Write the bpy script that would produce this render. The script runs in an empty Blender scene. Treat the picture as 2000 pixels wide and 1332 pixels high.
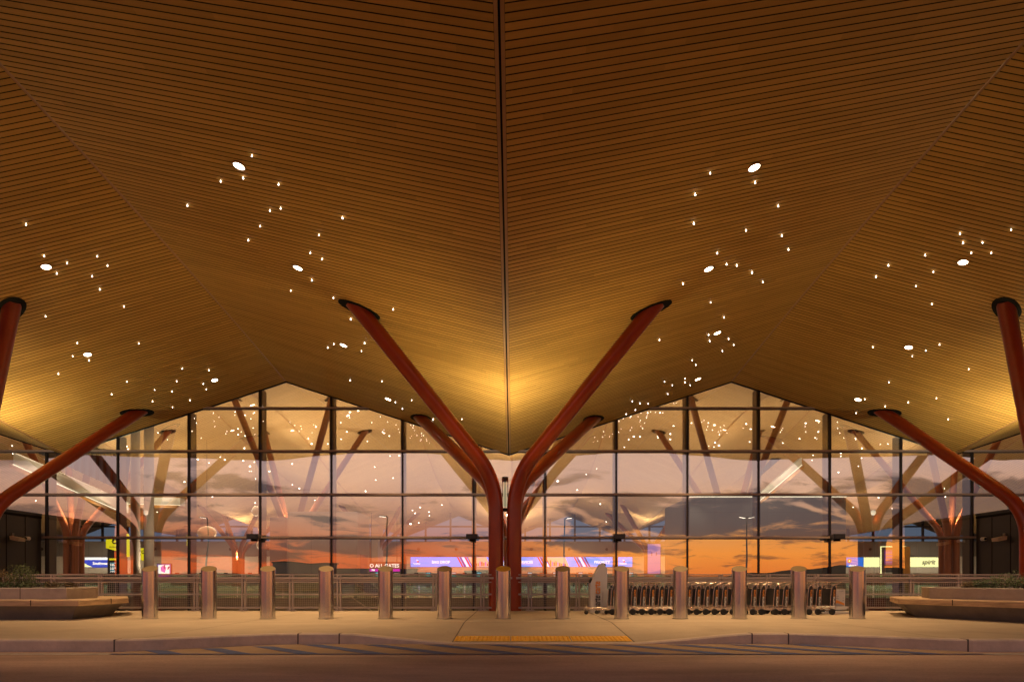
import bpy, math, random
from mathutils import Vector, Matrix
random.seed(7)
S = bpy.context.scene
C = S.collection
F = 1333.0            # focal length in photo pixels
VX, VY = 1004.0, 1130.0
CX, CZ = 0.18, 0.81   # camera
YG = 23.4             # glass plane
W = 15.26             # bay width
R = math.radians

def P(px, py, Y):
    s = F / Y
    return Vector(((px - VX) / s + CX, Y, CZ - (py - VY) / s))
def PX(px, Y): return (px - VX) * Y / F + CX
def PZ(py, Y): return CZ - (py - VY) * Y / F

# ------------------------------------------------------------------ materials
def lin(r, g, b):
    f = lambda c: (c / 255 / 12.92) if c / 255 <= .04045 else ((c / 255 + .055) / 1.055) ** 2.4
    return (f(r), f(g), f(b))
def nodes(name):
    m = bpy.data.materials.new(name); m.use_nodes = True
    nt = m.node_tree
    return m, nt, nt.nodes['Principled BSDF']
def mat(name, col, rough=.5, metal=0, var=0.0, scale=3.0, bump=0.0, stretch=(1, 1, 1), coat=0.0, spec=.5, bscale=None):
    m, nt, b = nodes(name)
    b.inputs['Base Color'].default_value = (*col, 1)
    b.inputs['Roughness'].default_value = rough
    b.inputs['Metallic'].default_value = metal
    b.inputs['Coat Weight'].default_value = coat
    b.inputs['Specular IOR Level'].default_value = spec
    if var or bump:
        tc = nt.nodes.new('ShaderNodeTexCoord'); mp = nt.nodes.new('ShaderNodeMapping')
        mp.inputs['Scale'].default_value = stretch
        nt.links.new(tc.outputs['Object'], mp.inputs['Vector'])
        n = nt.nodes.new('ShaderNodeTexNoise'); n.inputs['Scale'].default_value = scale
        n.inputs['Detail'].default_value = 8; n.inputs['Roughness'].default_value = .65
        nt.links.new(mp.outputs[0], n.inputs['Vector'])
        if var:
            r = nt.nodes.new('ShaderNodeValToRGB')
            r.color_ramp.elements[0].position = .3; r.color_ramp.elements[1].position = .7
            r.color_ramp.elements[0].color = (*[c * (1 - var) for c in col], 1)
            r.color_ramp.elements[1].color = (*[min(1, c * (1 + var)) for c in col], 1)
            nt.links.new(n.outputs['Fac'], r.inputs[0]); nt.links.new(r.outputs[0], b.inputs['Base Color'])
        if bump:
            n2 = nt.nodes.new('ShaderNodeTexNoise'); n2.inputs['Scale'].default_value = bscale or scale * 8
            n2.inputs['Detail'].default_value = 6
            nt.links.new(mp.outputs[0], n2.inputs['Vector'])
            bp = nt.nodes.new('ShaderNodeBump'); bp.inputs['Strength'].default_value = bump
            bp.inputs['Distance'].default_value = .02
            nt.links.new(n2.outputs['Fac'], bp.inputs['Height']); nt.links.new(bp.outputs[0], b.inputs['Normal'])
    return m
def emat(name, col, strength, sample=True):
    m, nt, b = nodes(name)
    b.inputs['Base Color'].default_value = (*[c * .3 for c in col], 1)
    b.inputs['Emission Color'].default_value = (*col, 1)
    b.inputs['Emission Strength'].default_value = strength
    if not sample: m.cycles.emission_sampling = 'NONE'
    return m

def M(nt, op, a, b=None, c=None):
    n = nt.nodes.new('ShaderNodeMath'); n.operation = op
    for i, v in enumerate((a, b, c)):
        if v is None: continue
        if isinstance(v, (int, float)): n.inputs[i].default_value = v
        else: nt.links.new(v, n.inputs[i])
    return n.outputs[0]

def wood_mat(name, c0, c1, pitch, lines=False, rough=.45, board=2.4):
    """slats along X stepping in Y, each board its own tone"""
    m, nt, b = nodes(name)
    tc = nt.nodes.new('ShaderNodeTexCoord'); sp = nt.nodes.new('ShaderNodeSeparateXYZ')
    nt.links.new(tc.outputs['Object'], sp.inputs[0])
    row = M(nt, 'FLOOR', M(nt, 'DIVIDE', sp.outputs[1], pitch))
    wn = nt.nodes.new('ShaderNodeTexWhiteNoise'); wn.noise_dimensions = '1D'
    nt.links.new(row, wn.inputs['W'])
    colx = M(nt, 'FLOOR', M(nt, 'DIVIDE', M(nt, 'ADD', sp.outputs[0], M(nt, 'MULTIPLY', wn.outputs['Value'], 9.0)), board))
    cb = nt.nodes.new('ShaderNodeCombineXYZ'); nt.links.new(row, cb.inputs[0]); nt.links.new(colx, cb.inputs[1])
    w2 = nt.nodes.new('ShaderNodeTexWhiteNoise'); w2.noise_dimensions = '2D'; nt.links.new(cb.outputs[0], w2.inputs['Vector'])
    mp = nt.nodes.new('ShaderNodeMapping'); mp.inputs['Scale'].default_value = (.8, 30, 1)
    nt.links.new(tc.outputs['Object'], mp.inputs['Vector'])
    gr = nt.nodes.new('ShaderNodeTexNoise'); gr.inputs['Scale'].default_value = 1.5; gr.inputs['Detail'].default_value = 5
    nt.links.new(mp.outputs[0], gr.inputs['Vector'])
    f = M(nt, 'ADD', M(nt, 'MULTIPLY_ADD', w2.outputs['Value'], .36, .10), M(nt, 'MULTIPLY', gr.outputs['Fac'], .5))
    r = nt.nodes.new('ShaderNodeValToRGB')
    r.color_ramp.elements[0].position = .1; r.color_ramp.elements[1].position = .95
    r.color_ramp.elements[0].color = (*c0, 1); r.color_ramp.elements[1].color = (*c1, 1)
    nt.links.new(f, r.inputs[0])
    out = r.outputs[0]
    if lines:
        fr = M(nt, 'FRACT', M(nt, 'DIVIDE', sp.outputs[1], pitch))
        k = M(nt, 'LESS_THAN', fr, .16)
        mx = nt.nodes.new('ShaderNodeMix'); mx.data_type = 'RGBA'
        nt.links.new(k, mx.inputs[0]); nt.links.new(out, mx.inputs[6]); mx.inputs[7].default_value = (*[c * .25 for c in c0], 1)
        out = mx.outputs[2]
    nt.links.new(out, b.inputs['Base Color'])
    b.inputs['Roughness'].default_value = .6; b.inputs['Specular IOR Level'].default_value = .12
    return m

PITCH = .118
MT = {}
MT['wood'] = wood_mat('oak_slats', (.36, .188, .042), (.60, .318, .074), PITCH)
MT['wood_trim'] = mat('oak_edge_board', (.36, .165, .045), .45, var=.12, scale=2)
MT['wood_in'] = wood_mat('pale_hall_slats', (.48, .29, .12), (.62, .40, .19), .236, lines=True)
MT['black'] = mat('matt_black', (.010, .008, .006), .8, spec=.1)
MT['blackgloss'] = mat('black_metal', (.015, .014, .014), .35)
MT['red'] = mat('red_oxide_paint', (.29, .036, .006), .30, var=.16, scale=1.2, coat=.25, spec=.35)
MT['red_in'] = mat('red_oxide_paint_hall', (.21, .062, .022), .35, var=.08, scale=1.2)
MT['mull'] = mat('bronze_mullion', (.022, .018, .016), .4, metal=.4)
MT['mull_lit'] = mat('bronze_mullion_lit', (.16, .115, .09), .5)  # paler copy of the mullion bronze, paints in the lit side
MT['trans'] = mat('bronze_transom', (.36, .27, .235), .45, metal=.2)
MT['dark_panel'] = mat('charcoal_panel', (.020, .015, .013), .5, var=.15, scale=.8)
MT['steel'] = None
MT['fence'] = mat('grey_powder_coat', (.36, .29, .265), .45, var=.06)
MT['conc'] = mat('cast_concrete', (.40, .345, .30), .8, var=.16, scale=3.5, bump=.25)
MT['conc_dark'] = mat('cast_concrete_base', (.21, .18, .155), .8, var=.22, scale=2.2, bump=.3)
MT['kerb'] = mat('kerb_concrete', (.54, .42, .32), .85, var=.2, scale=2.5, bump=.3)
MT['joint'] = mat('joint_filler', (.10, .08, .065), .9)
MT['seat'] = mat('weathered_timber_seat', (.50, .34, .20), .65, var=.35, scale=2.0, bump=.25, stretch=(.6, 1.2, 9))
MT['soil'] = mat('planting_soil', (.03, .02, .014), .95, var=.3, scale=20)
MT['leaf_a'] = mat('olive_leaves', (.08, .105, .03), .6, var=.45, scale=9)
MT['leaf_b'] = mat('dark_leaves', (.05, .08, .026), .6, var=.5, scale=9)
MT['leaf_c'] = mat('rusty_leaves', (.12, .075, .022), .6, var=.5, scale=9)
MT['stem'] = mat('woody_stem', (.06, .04, .025), .8)
MT['tactile'] = mat('yellow_tactile', (.82, .42, .035), .6, var=.14, scale=5)
MT['blue_paint'] = mat('worn_blue_paint', (.045, .07, .19), .7, var=.3, scale=6)
MT['white_paint'] = mat('worn_white_paint', (.52, .46, .40), .7, var=.3, scale=7)
MT['chrome'] = mat('cart_tube', (.75, .62, .50), .22, metal=1.0)
MT['rubber'] = mat('rubber', (.03, .028, .027), .7)
MT['hub'] = mat('grey_hub', (.16, .14, .13), .5)
MT['kiosk'] = mat('pale_enamel', (.62, .58, .55), .4, var=.05)
MT['ink'] = mat('black_lettering', (.015, .014, .013), .6)
MT['orange_ink'] = mat('orange_lettering', (.75, .27, .03), .55)
MT['white_ink'] = mat('white_lettering', (.75, .72, .68), .55)
MT['grey_ink'] = mat('grey_print', (.28, .27, .30), .55)
MT['cartpanel'] = mat('cart_black_panel', (.016, .013, .011), .45)
MT['grille'] = mat('interior_white_wall', (.62, .56, .47), .7, var=.06)
MT['wall_grey'] = mat('hall_grey_wall', (.33, .29, .25), .7, var=.08, scale=.4)
MT['band'] = mat('hall_band_panel', (.20, .175, .155), .6, var=.08, scale=.4)
MT['volume'] = mat('grey_volume_panel', (.15, .14, .135), .55, var=.08, scale=.4)
MT['tower'] = mat('hall_stone', (.33, .28, .23), .6, var=.1, scale=.7)
MT['tower_dark'] = mat('hall_dark_stone', (.13, .12, .12), .5, var=.1)
MT['hall_floor'] = mat('terrazzo', (.35, .32, .28), .3, var=.1, scale=6)
MT['amber'] = mat('amber_panel', (.55, .25, .03), .5)
MT['cove'] = mat('cove_plaster', (.7, .66, .58), .6)
MT['star'] = emat('star_lamp', (1, .93, .82), 12, sample=False)
MT['lens'] = emat('downlight_lens', (1, .86, .64), 16, sample=False)
MT['coveglow'] = emat('cove_strip', (1, .88, .62), 2.2, sample=False)
MT['uplens'] = emat('uplight_lens', (1, .85, .5), .4, sample=False)
MT['lamphead'] = emat('street_lamp_lens', (1, .88, .7), 6, sample=False)
MT['green_led'] = emat('green_led', (.1, 1, .4), 1.6, sample=False)
def screen(name, rgb, k=1.0): return emat(name, lin(*rgb), k, sample=False)
MT['s_blue'] = screen('sign_sky_blue', (52, 118, 225), 3.4)
MT['s_deep'] = screen('sign_royal_blue', (60, 78, 205), 1.5)
MT['s_white'] = screen('sign_white', (255, 250, 240), 1.9)
MT['s_red'] = screen('sign_red', (205, 60, 55), 1.3)
MT['s_navy'] = screen('sign_navy', (45, 45, 130), 1.1)
MT['s_peach'] = screen('sign_skyline_peach', (250, 200, 170), 1.3)
MT['s_yellow'] = screen('sign_lemon', (240, 226, 20), 1.3)
MT['s_cream'] = screen('sign_cream', (255, 250, 175), 2.0)
MT['s_cyan'] = screen('sign_azure', (0, 120, 235), 1.4)
MT['s_pink'] = screen('sign_pink', (220, 110, 220), 1.3)
MT['s_mag'] = screen('sign_magenta', (230, 50, 190), 1.4)
MT['s_lav'] = screen('sign_lavender', (165, 135, 215), .8)
MT['s_plum'] = screen('sign_plum', (120, 60, 130), .9)
MT['s_orange'] = screen('sign_orange', (240, 130, 40), 1.2)
MT['s_teal'] = screen('sign_pale_cyan', (120, 200, 220), 1.2)
MT['disc'] = mat('pale_disc', (.72, .62, .46), .6)

def steel():
    m, nt, b = nodes('brushed_steel')
    b.inputs['Base Color'].default_value = (.60, .60, .60, 1); b.inputs['Metallic'].default_value = 1
    tc = nt.nodes.new('ShaderNodeTexCoord'); mp = nt.nodes.new('ShaderNodeMapping'); mp.inputs['Scale'].default_value = (2, 2, 260)
    nt.links.new(tc.outputs['Object'], mp.inputs['Vector'])
    n = nt.nodes.new('ShaderNodeTexNoise'); n.inputs['Scale'].default_value = 2; n.inputs['Detail'].default_value = 3
    nt.links.new(mp.outputs[0], n.inputs['Vector'])
    nt.links.new(M(nt, 'MULTIPLY_ADD', n.outputs['Fac'], .10, .125), b.inputs['Roughness'])
    return m
MT['steel'] = steel()
MT['capgold'] = mat('bollard_cap', (.20, .135, .065), .5, metal=.35)
MT['cap_lit'] = mat('bollard_cap_lit', (.65, .33, .025), .5)  # light from overhead painted into the centre cap's colour

def glass(name, refl, tint=(1, 1, 1)):
    m = bpy.data.materials.new(name); m.use_nodes = True; nt = m.node_tree
    nt.nodes.remove(nt.nodes['Principled BSDF']); out = nt.nodes['Material Output']
    t = nt.nodes.new('ShaderNodeBsdfTransparent'); t.inputs[0].default_value = (*tint, 1)
    g = nt.nodes.new('ShaderNodeBsdfGlossy'); g.inputs['Roughness'].default_value = 0; g.inputs[0].default_value = (1, .97, .95, 1)
    mx = nt.nodes.new('ShaderNodeMixShader')
    fr = nt.nodes.new('ShaderNodeFresnel'); fr.inputs[0].default_value = 1.5
    tc = nt.nodes.new('ShaderNodeTexCoord'); nz = nt.nodes.new('ShaderNodeTexNoise'); nz.inputs['Scale'].default_value = .55; nz.inputs['Detail'].default_value = 1
    nt.links.new(tc.outputs['Object'], nz.inputs['Vector'])
    bp = nt.nodes.new('ShaderNodeBump'); bp.inputs['Strength'].default_value = .5; bp.inputs['Distance'].default_value = .007
    nt.links.new(nz.outputs['Fac'], bp.inputs['Height']); nt.links.new(bp.outputs[0], g.inputs['Normal'])
    nt.links.new(M(nt, 'ADD', fr.outputs[0], refl), mx.inputs[0])
    nt.links.new(t.outputs[0], mx.inputs[1]); nt.links.new(g.outputs[0], mx.inputs[2]); nt.links.new(mx.outputs[0], out.inputs[0])
    return m
MT['glass'] = glass('coated_glass', .36, (.80, .80, .78))
MT['glass_green'] = glass('balustrade_glass', .04, (.62, .80, .66))

def ground_mat(name, col, joints=None, var=.14, scale=1.1, rough=.8, streak=(1, 1, 1)):
    m, nt, b = nodes(name)
    tc = nt.nodes.new('ShaderNodeTexCoord')
    mp = nt.nodes.new('ShaderNodeMapping'); mp.inputs['Scale'].default_value = streak
    nt.links.new(tc.outputs['Object'], mp.inputs['Vector'])
    n = nt.nodes.new('ShaderNodeTexNoise'); n.inputs['Scale'].default_value = scale; n.inputs['Detail'].default_value = 10
    n.inputs['Roughness'].default_value = .7; nt.links.new(mp.outputs[0], n.inputs['Vector'])
    n2 = nt.nodes.new('ShaderNodeTexNoise'); n2.inputs['Scale'].default_value = scale * 45; n2.inputs['Detail'].default_value = 4
    nt.links.new(tc.outputs['Object'], n2.inputs['Vector'])
    f = M(nt, 'ADD', M(nt, 'MULTIPLY', n.outputs['Fac'], .75), M(nt, 'MULTIPLY', n2.outputs['Fac'], .25))
    r = nt.nodes.new('ShaderNodeValToRGB'); e = r.color_ramp.elements
    e[0].position = .32; e[1].position = .68
    e[0].color = (*[c * (1 - var) for c in col], 1); e[1].color = (*[c * (1 + var) for c in col], 1)
    nt.links.new(f, r.inputs[0]); out = r.outputs[0]
    if joints:
        sp = nt.nodes.new('ShaderNodeSeparateXYZ'); nt.links.new(tc.outputs['Object'], sp.inputs[0])
        k = None
        for axis, val, wd in joints:
            d = M(nt, 'LESS_THAN', M(nt, 'ABSOLUTE', M(nt, 'SUBTRACT', sp.outputs[axis], val)), wd)
            k = d if k is None else M(nt, 'MAXIMUM', k, d)
        mx = nt.nodes.new('ShaderNodeMix'); mx.data_type = 'RGBA'
        nt.links.new(k, mx.inputs[0]); nt.links.new(out, mx.inputs[6]); mx.inputs[7].default_value = (*[c * .35 for c in col], 1)
        out = mx.outputs[2]
    vo = nt.nodes.new('ShaderNodeTexVoronoi'); vo.inputs['Scale'].default_value = 1.7; nt.links.new(tc.outputs['Object'], vo.inputs['Vector'])
    st_ = nt.nodes.new('ShaderNodeTexNoise'); st_.inputs['Scale'].default_value = .45; st_.inputs['Detail'].default_value = 6; st_.inputs['Distortion'].default_value = 1.2
    nt.links.new(mp.outputs[0], st_.inputs['Vector'])
    mr = nt.nodes.new('ShaderNodeMapRange'); nt.links.new(st_.outputs['Fac'], mr.inputs[0]); mr.inputs[1].default_value = .52; mr.inputs[2].default_value = .72; mr.inputs[4].default_value = var * 1.1
    gum = M(nt, 'MULTIPLY', M(nt, 'LESS_THAN', vo.outputs['Distance'], .045), .35)
    mx3 = nt.nodes.new('ShaderNodeMix'); mx3.data_type = 'RGBA'; nt.links.new(M(nt, 'MAXIMUM', mr.outputs[0], gum), mx3.inputs[0])
    nt.links.new(out, mx3.inputs[6]); mx3.inputs[7].default_value = (*[c * .28 for c in col], 1); out = mx3.outputs[2]
    nt.links.new(out, b.inputs['Base Color'])
    b.inputs['Roughness'].default_value = rough; b.inputs['Specular IOR Level'].default_value = .3
    bp = nt.nodes.new('ShaderNodeBump'); bp.inputs['Strength'].default_value = .25; bp.inputs['Distance'].default_value = .01
    nt.links.new(n2.outputs['Fac'], bp.inputs['Height']); nt.links.new(bp.outputs[0], b.inputs['Normal'])
    return m
J = [(0, -.75, .012), (0, 2.0, .012), (0, -4.9, .008), (0, 6.1, .008), (0, -9.4, .008), (0, 10.6, .008), (1, 12.75, .010), (1, 15.2, .007)]
MT['walk'] = ground_mat('sidewalk_concrete', (.43, .335, .235), J, .16, .7)
MT['road'] = ground_mat('road_concrete', (.44, .285, .205), None, .40, .8, .7, (.35, 1.3, 1))
MT['gutter'] = ground_mat('hatched_bay_concrete', (.33, .22, .135), None, .2, 1.6)
MT['hill'] = mat('wooded_hill', (.03, .035, .02), .95, var=.4, scale=.05)

# ------------------------------------------------------------------ mesh builder
class MB:
    def __init__(s): s.v = []; s.f = []; s.sm = []; s.mi = []
    def add(s, vs, fs, smooth=False, mi=0):
        o = len(s.v); s.v += [tuple(v) for v in vs]
        for f in fs: s.f.append([o + i for i in f]); s.sm.append(smooth); s.mi.append(mi)
    def box(s, x0, x1, y0, y1, z0, z1, mi=0):
        v = [(x0,y0,z0),(x1,y0,z0),(x1,y1,z0),(x0,y1,z0),(x0,y0,z1),(x1,y0,z1),(x1,y1,z1),(x0,y1,z1)]
        s.add(v, [(0,3,2,1),(4,5,6,7),(0,1,5,4),(1,2,6,5),(2,3,7,6),(3,0,4,7)], False, mi)
    def prism(s, poly, z0, z1, poly1=None, mi=0, smooth=False):
        n = len(poly); q = poly1 or poly
        v = [(p[0], p[1], z0) for p in poly] + [(p[0], p[1], z1) for p in q]
        s.add(v, [list(range(n))[::-1], list(range(n, 2 * n))], False, mi)
        s.add(v, [(i, (i + 1) % n, n + (i + 1) % n, n + i) for i in range(n)], smooth, mi)
    def slab(s, poly, y0, y1, mi=0):      # polygon in XZ extruded along Y
        n = len(poly)
        v = [(p[0], y0, p[1]) for p in poly] + [(p[0], y1, p[1]) for p in poly]
        s.add(v, [list(range(n)), list(range(n, 2 * n))[::-1]] + [(i, n + i, n + (i + 1) % n, (i + 1) % n) for i in range(n)], False, mi)
    def tube(s, pts, r, seg=12, cap=True, mi=0):
        pts = [Vector(p) for p in pts]; n = len(pts)
        if not isinstance(r, (list, tuple)): r = [r] * n
        t0 = (pts[1] - pts[0]).normalized()
        up = Vector((0, 1, 0)) if abs(t0.y) < .9 else Vector((1, 0, 0))
        a = t0.cross(up).normalized(); rings = []
        for i, p in enumerate(pts):
            t = (pts[min(i + 1, n - 1)] - pts[max(i - 1, 0)]).normalized()
            a = (a - t * a.dot(t)).normalized(); b = t.cross(a)
            rings.append([p + (a * math.cos(2 * math.pi * k / seg) + b * math.sin(2 * math.pi * k / seg)) * r[i] for k in range(seg)])
        v = [q for ring in rings for q in ring]
        s.add(v, [(i * seg + k, i * seg + (k + 1) % seg, (i + 1) * seg + (k + 1) % seg, (i + 1) * seg + k) for i in range(n - 1) for k in range(seg)], True, mi)
        if cap: s.add(rings[0], [list(range(seg))[::-1]], False, mi); s.add(rings[-1], [list(range(seg))], False, mi)
    def lathe(s, prof, c=(0, 0, 0), seg=24, axis='Z', mi=0, smooth=True):
        v = []
        for r, h in prof:
            for k in range(seg):
                a = 2 * math.pi * k / seg; x, y = r * math.cos(a), r * math.sin(a)
                q = (x, y, h) if axis == 'Z' else (x, h, y)
                v.append((q[0] + c[0], q[1] + c[1], q[2] + c[2]))
        n = len(prof)
        s.add(v, [(i * seg + k, i * seg + (k + 1) % seg, (i + 1) * seg + (k + 1) % seg, (i + 1) * seg + k) for i in range(n - 1) for k in range(seg)], smooth, mi)
        for i in (0, n - 1):
            if prof[i][0] > 1e-6: s.add(v[i * seg:(i + 1) * seg], [list(range(seg))], False, mi)
    def build(s, name, m, parent=None, loc=None):
        me = bpy.data.meshes.new(name); me.from_pydata(s.v, [], s.f)
        for p, sm, mi in zip(me.polygons, s.sm, s.mi): p.use_smooth = sm; p.material_index = mi
        for q in (m if isinstance(m, (list, tuple)) else [m]): me.materials.append(q)
        me.validate(); me.update()
        import bmesh
        bm = bmesh.new(); bm.from_mesh(me); bmesh.ops.recalc_face_normals(bm, faces=bm.faces); bm.to_mesh(me); bm.free()
        o = bpy.data.objects.new(name, me); C.objects.link(o)
        if parent: o.parent = parent
        if loc is not None: o.location = loc
        return o
def boxobj(name, m, parent, *a):
    b = MB(); b.box(*a); return b.build(name, m, parent)
def tag(o, label, cat, group=None):
    o['label'] = label; o['category'] = cat
    if group: o['group'] = group
    return o
def struct(o, label=None):
    o['kind'] = 'structure'
    if label: o['label'] = label
    return o
def empty(name, loc, label, cat, group=None, rz=0):
    o = bpy.data.objects.new(name, None); C.objects.link(o); o.location = loc; o.rotation_euler = (0, 0, rz)
    o.empty_display_size = .2
    return tag(o, label, cat, group)
def copy_tree(o, parent=None):
    c = o.copy(); C.objects.link(c); c.parent = parent
    for ch in list(o.children): copy_tree(ch, c)
    return c
def text(name, body, size, m, parent, mw, align='CENTER', bold=0.0, shear=0.0, depth=.004):
    cu = bpy.data.curves.new(name, 'FONT'); cu.body = body; cu.size = size; cu.align_x = align; cu.align_y = 'CENTER'
    cu.offset = bold; cu.shear = shear; cu.extrude = depth / 2; cu.resolution_u = 3
    t = bpy.data.objects.new(name, cu); C.objects.link(t)
    me = bpy.data.meshes.new_from_object(t.evaluated_get(bpy.context.evaluated_depsgraph_get()))
    bpy.data.objects.remove(t)
    me.materials.clear(); me.materials.append(m)
    o = bpy.data.objects.new(name, me); C.objects.link(o); o.parent = parent; o.matrix_local = mw
    return o
FACE = Matrix.Rotation(R(90), 4, 'X')                       # text facing -Y
UPRIGHT = Matrix.Rotation(R(-90), 4, 'Y') @ FACE            # facing -Y, reading upwards

# ------------------------------------------------------------------ roof shape
Y0 = 4.5
def hv(Y): return 5.06 + .163 * (YG - Y)
def hr(Y): return 8.82 - .01142 * max(0, Y - Y0) ** 1.6
def tval(X): return abs(((X + W / 2) % W) - W / 2) / (W / 2)
def roof(X, Y): t = tval(X); return hv(Y) + (hr(Y) - hv(Y)) * t
IN_V = [(23.4, 5.06), (28, 7.6), (34, 10.4), (40, 11.7), (46, 11.7), (52, 10.8), (60, 9.2), (70, 7.7), (80, 7.0), (96, 6.6)]
def hvi(Y):
    for (a, za), (b, zb) in zip(IN_V, IN_V[1:]):
        if Y <= b:
            u = (Y - a) / (b - a); return za + (zb - za) * u
    return IN_V[-1][1]
def roof_in(X, Y):
    z = sum(hvi(Y + d) for d in (-2, -1, 0, 1, 2)) / 5 if Y > 26 else hvi(Y)
    return z + (2.5 + .5 * min(1, max(0, (Y - 24) / 15))) * tval(X)
def hit(px, py, fn=roof, ya=5, yb=YG):
    g = lambda Y: PZ(py, Y) - fn(PX(px, Y), Y)
    N = 400; prev = g(ya)
    for i in range(1, N + 1):
        Y = ya + (yb - ya) * i / N; c = g(Y)
        if prev < 0 <= c:
            lo, hi = ya + (yb - ya) * (i - 1) / N, Y
            for _ in range(40):
                mid = (lo + hi) / 2
                if g(mid) < 0: lo = mid
                else: hi = mid
            return Vector((PX(px, hi), hi, fn(PX(px, hi), hi)))
        prev = c
    return None
def normal(X, Y, fn):
    e = .02
    n = Vector((-(fn(X + e, Y) - fn(X - e, Y)) / (2 * e), -(fn(X, Y + e) - fn(X, Y - e)) / (2 * e), 1)).normalized()
    return -n                                               # pointing down into the room

# ------------------------------------------------------------------ canopy
can = empty('canopy_roof', (0, YG, 0), 'folded timber slatted canopy roof sheltering the kerbside forecourt', 'canopy')
can.location = (0, 0, 0)
NB = 3
facets = []
for k in range(-NB * 2 + 1, NB * 2 - 1):
    xa, xb = k * W / 2, (k + 1) * W / 2                     # half bay
    m = MB()
    va, vb = (xa, xb) if k % 2 == 0 else (xb, xa)           # valley side, ridge side
    sgn = 1 if vb > va else -1
    x_v, x_r = va + sgn * .070, vb - sgn * .032
    Y = Y0
    while Y < YG + .05:
        y0, y1 = Y, Y + PITCH - .017
        q = []
        for (x, y) in ((x_v, y0), (x_r, y0), (x_r, y1), (x_v, y1)):
            q.append((x, y, roof(x, y)))
        up = [(a, b, c + .028) for a, b, c in q]
        m.add(q, [(0, 1, 2, 3)]); m.add(q + up, [(0, 4, 5, 1), (3, 2, 6, 7), (1, 5, 6, 2), (0, 3, 7, 4)], False, 1)  # slat sides coloured black, painting shade into the gaps
        Y += PITCH
    o = m.build('soffit_panel', [MT['wood'], MT['black']], can)
deck = MB()
ys = [Y0 + (YG - Y0) * i / 40 for i in range(41)]
xs = [k * W / 2 for k in range(-NB * 2 + 1, NB * 2)]
v = [(x, y, roof(x, y) + .06) for y in ys for x in xs]; n = len(xs)
deck.add(v, [(j * n + i, j * n + i + 1, (j + 1) * n + i + 1, (j + 1) * n + i) for j in range(40) for i in range(n - 1)])
deck.build('roof_deck', MT['black'], can)
top = MB()
v = [(x, y, roof(x, y) + .9) for y in ys for x in xs]
top.add(v, [(j * n + i, j * n + i + 1, (j + 1) * n + i + 1, (j + 1) * n + i) for j in range(40) for i in range(n - 1)])
top.build('roof_cladding', MT['wall_grey'], can)
fas = MB()
for i in range(n - 1):
    a, b = xs[i], xs[i + 1]
    fas.add([(a, Y0 - .02, roof(a, Y0) - .03), (b, Y0 - .02, roof(b, Y0) - .03), (b, Y0 - .02, roof(b, Y0) + .95), (a, Y0 - .02, roof(a, Y0) + .95)], [(0, 1, 2, 3)])
fas.build('fascia', MT['wall_grey'], can)
for k in range(-NB * 2 + 1, NB * 2):
    xc = k * W / 2; tr = MB()
    inner, outer = (.016, .066) if k % 2 == 0 else (.002, .030)
    for sg in (-1, 1):
        for j in range(40):
            q = []
            for (x, y) in ((xc + sg * inner, ys[j]), (xc + sg * outer, ys[j]), (xc + sg * outer, ys[j + 1]), (xc + sg * inner, ys[j + 1])):
                if ys[j + 1] > YG + .1: y = min(y, YG + .05)
                q.append((x, y, roof(x, y)))
            tr.add(q + [(a, b, c + .03) for a, b, c in q], [(0, 1, 2, 3), (0, 4, 7, 3), (1, 5, 6, 2)])
    tr.build('edge_board', MT['wood_trim'], can)

# ------------------------------------------------------------------ ceiling lights
BIG = [(467,324),(582,523),(671,674),(758,779),(90,521),(171,692),(419,742),(1473,327),(1384,525),(1401,650),(1363,740),(1881,512),(1775,678),(1676,780)]
SMALL = [(492,305),(431,355),(475,348),(544,361),(366,402),(527,412),(548,408),(669,426),(508,443),(485,470),(623,460),(606,495),(629,507),(609,548),(568,569),(651,583),(768,605),(685,624),(640,680),(652,673),(712,671),(706,687),(684,744),(746,746),(772,787),(804,783),(786,800),(846,820),(902,820),
 (51,439),(86,501),(131,515),(111,535),(190,502),(210,520),(180,541),(195,566),(242,600),(89,619),(151,671),(271,672),(142,697),(174,705),(114,731),(248,747),(356,721),(345,746),(408,724),(397,751),(403,762),(218,771),(302,763),(336,766),(298,785),(337,797),(371,783),
 (1387,339),(1475,357),(1358,380),(1520,403),(1355,437),(1457,451),(1527,461),(1540,488),(1401,495),(1419,517),(1439,519),(1469,533),(1490,552),(1334,555),(1388,592),(1414,621),(1384,655),(1386,667),(1423,663),(1433,675),(1411,687),(1288,665),(1352,705),(1359,714),(1298,747),(1313,754),(1338,741),(1338,748),(1348,754),(1304,771),(1235,785),(1250,789),(1266,790),(1241,802),(1223,810),
 (1807,499),(1735,519),(1711,541),(1823,532),(1789,560),(1820,595),(1875,457),(1881,475),(1919,475),(1936,495),(1897,495),(1975,450),(1705,679),(1835,674),(1808,686),(1782,697),(1892,722),(1736,748),(1829,779),(1774,787),(1729,795),(1689,781),(1672,808),(1852,820)]
def bayname(x):
    if x < -W / 2: return 'outer left panel of the canopy soffit'
    if x < 0: return 'panel left of the central seam'
    if x < W / 2: return 'panel right of the central seam'
    return 'outer right panel of the canopy soffit'
def align(o, nrm): o.rotation_euler = (-nrm).to_track_quat('Z', 'Y').to_euler()
dm_r = MB(); dm_r.lathe([(.092, .01), (.118, .01), (.118, -.010), (.094, -.014), (.092, .01)], seg=24)
dm_l = MB(); dm_l.lathe([(.0, -.004), (.092, -.004)], seg=24)
proto = None
nth = ['nearest the camera end', 'second down the slope', 'third down the slope', 'closest to the glass wall']
from collections import defaultdict
cnt = defaultdict(int)
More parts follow.
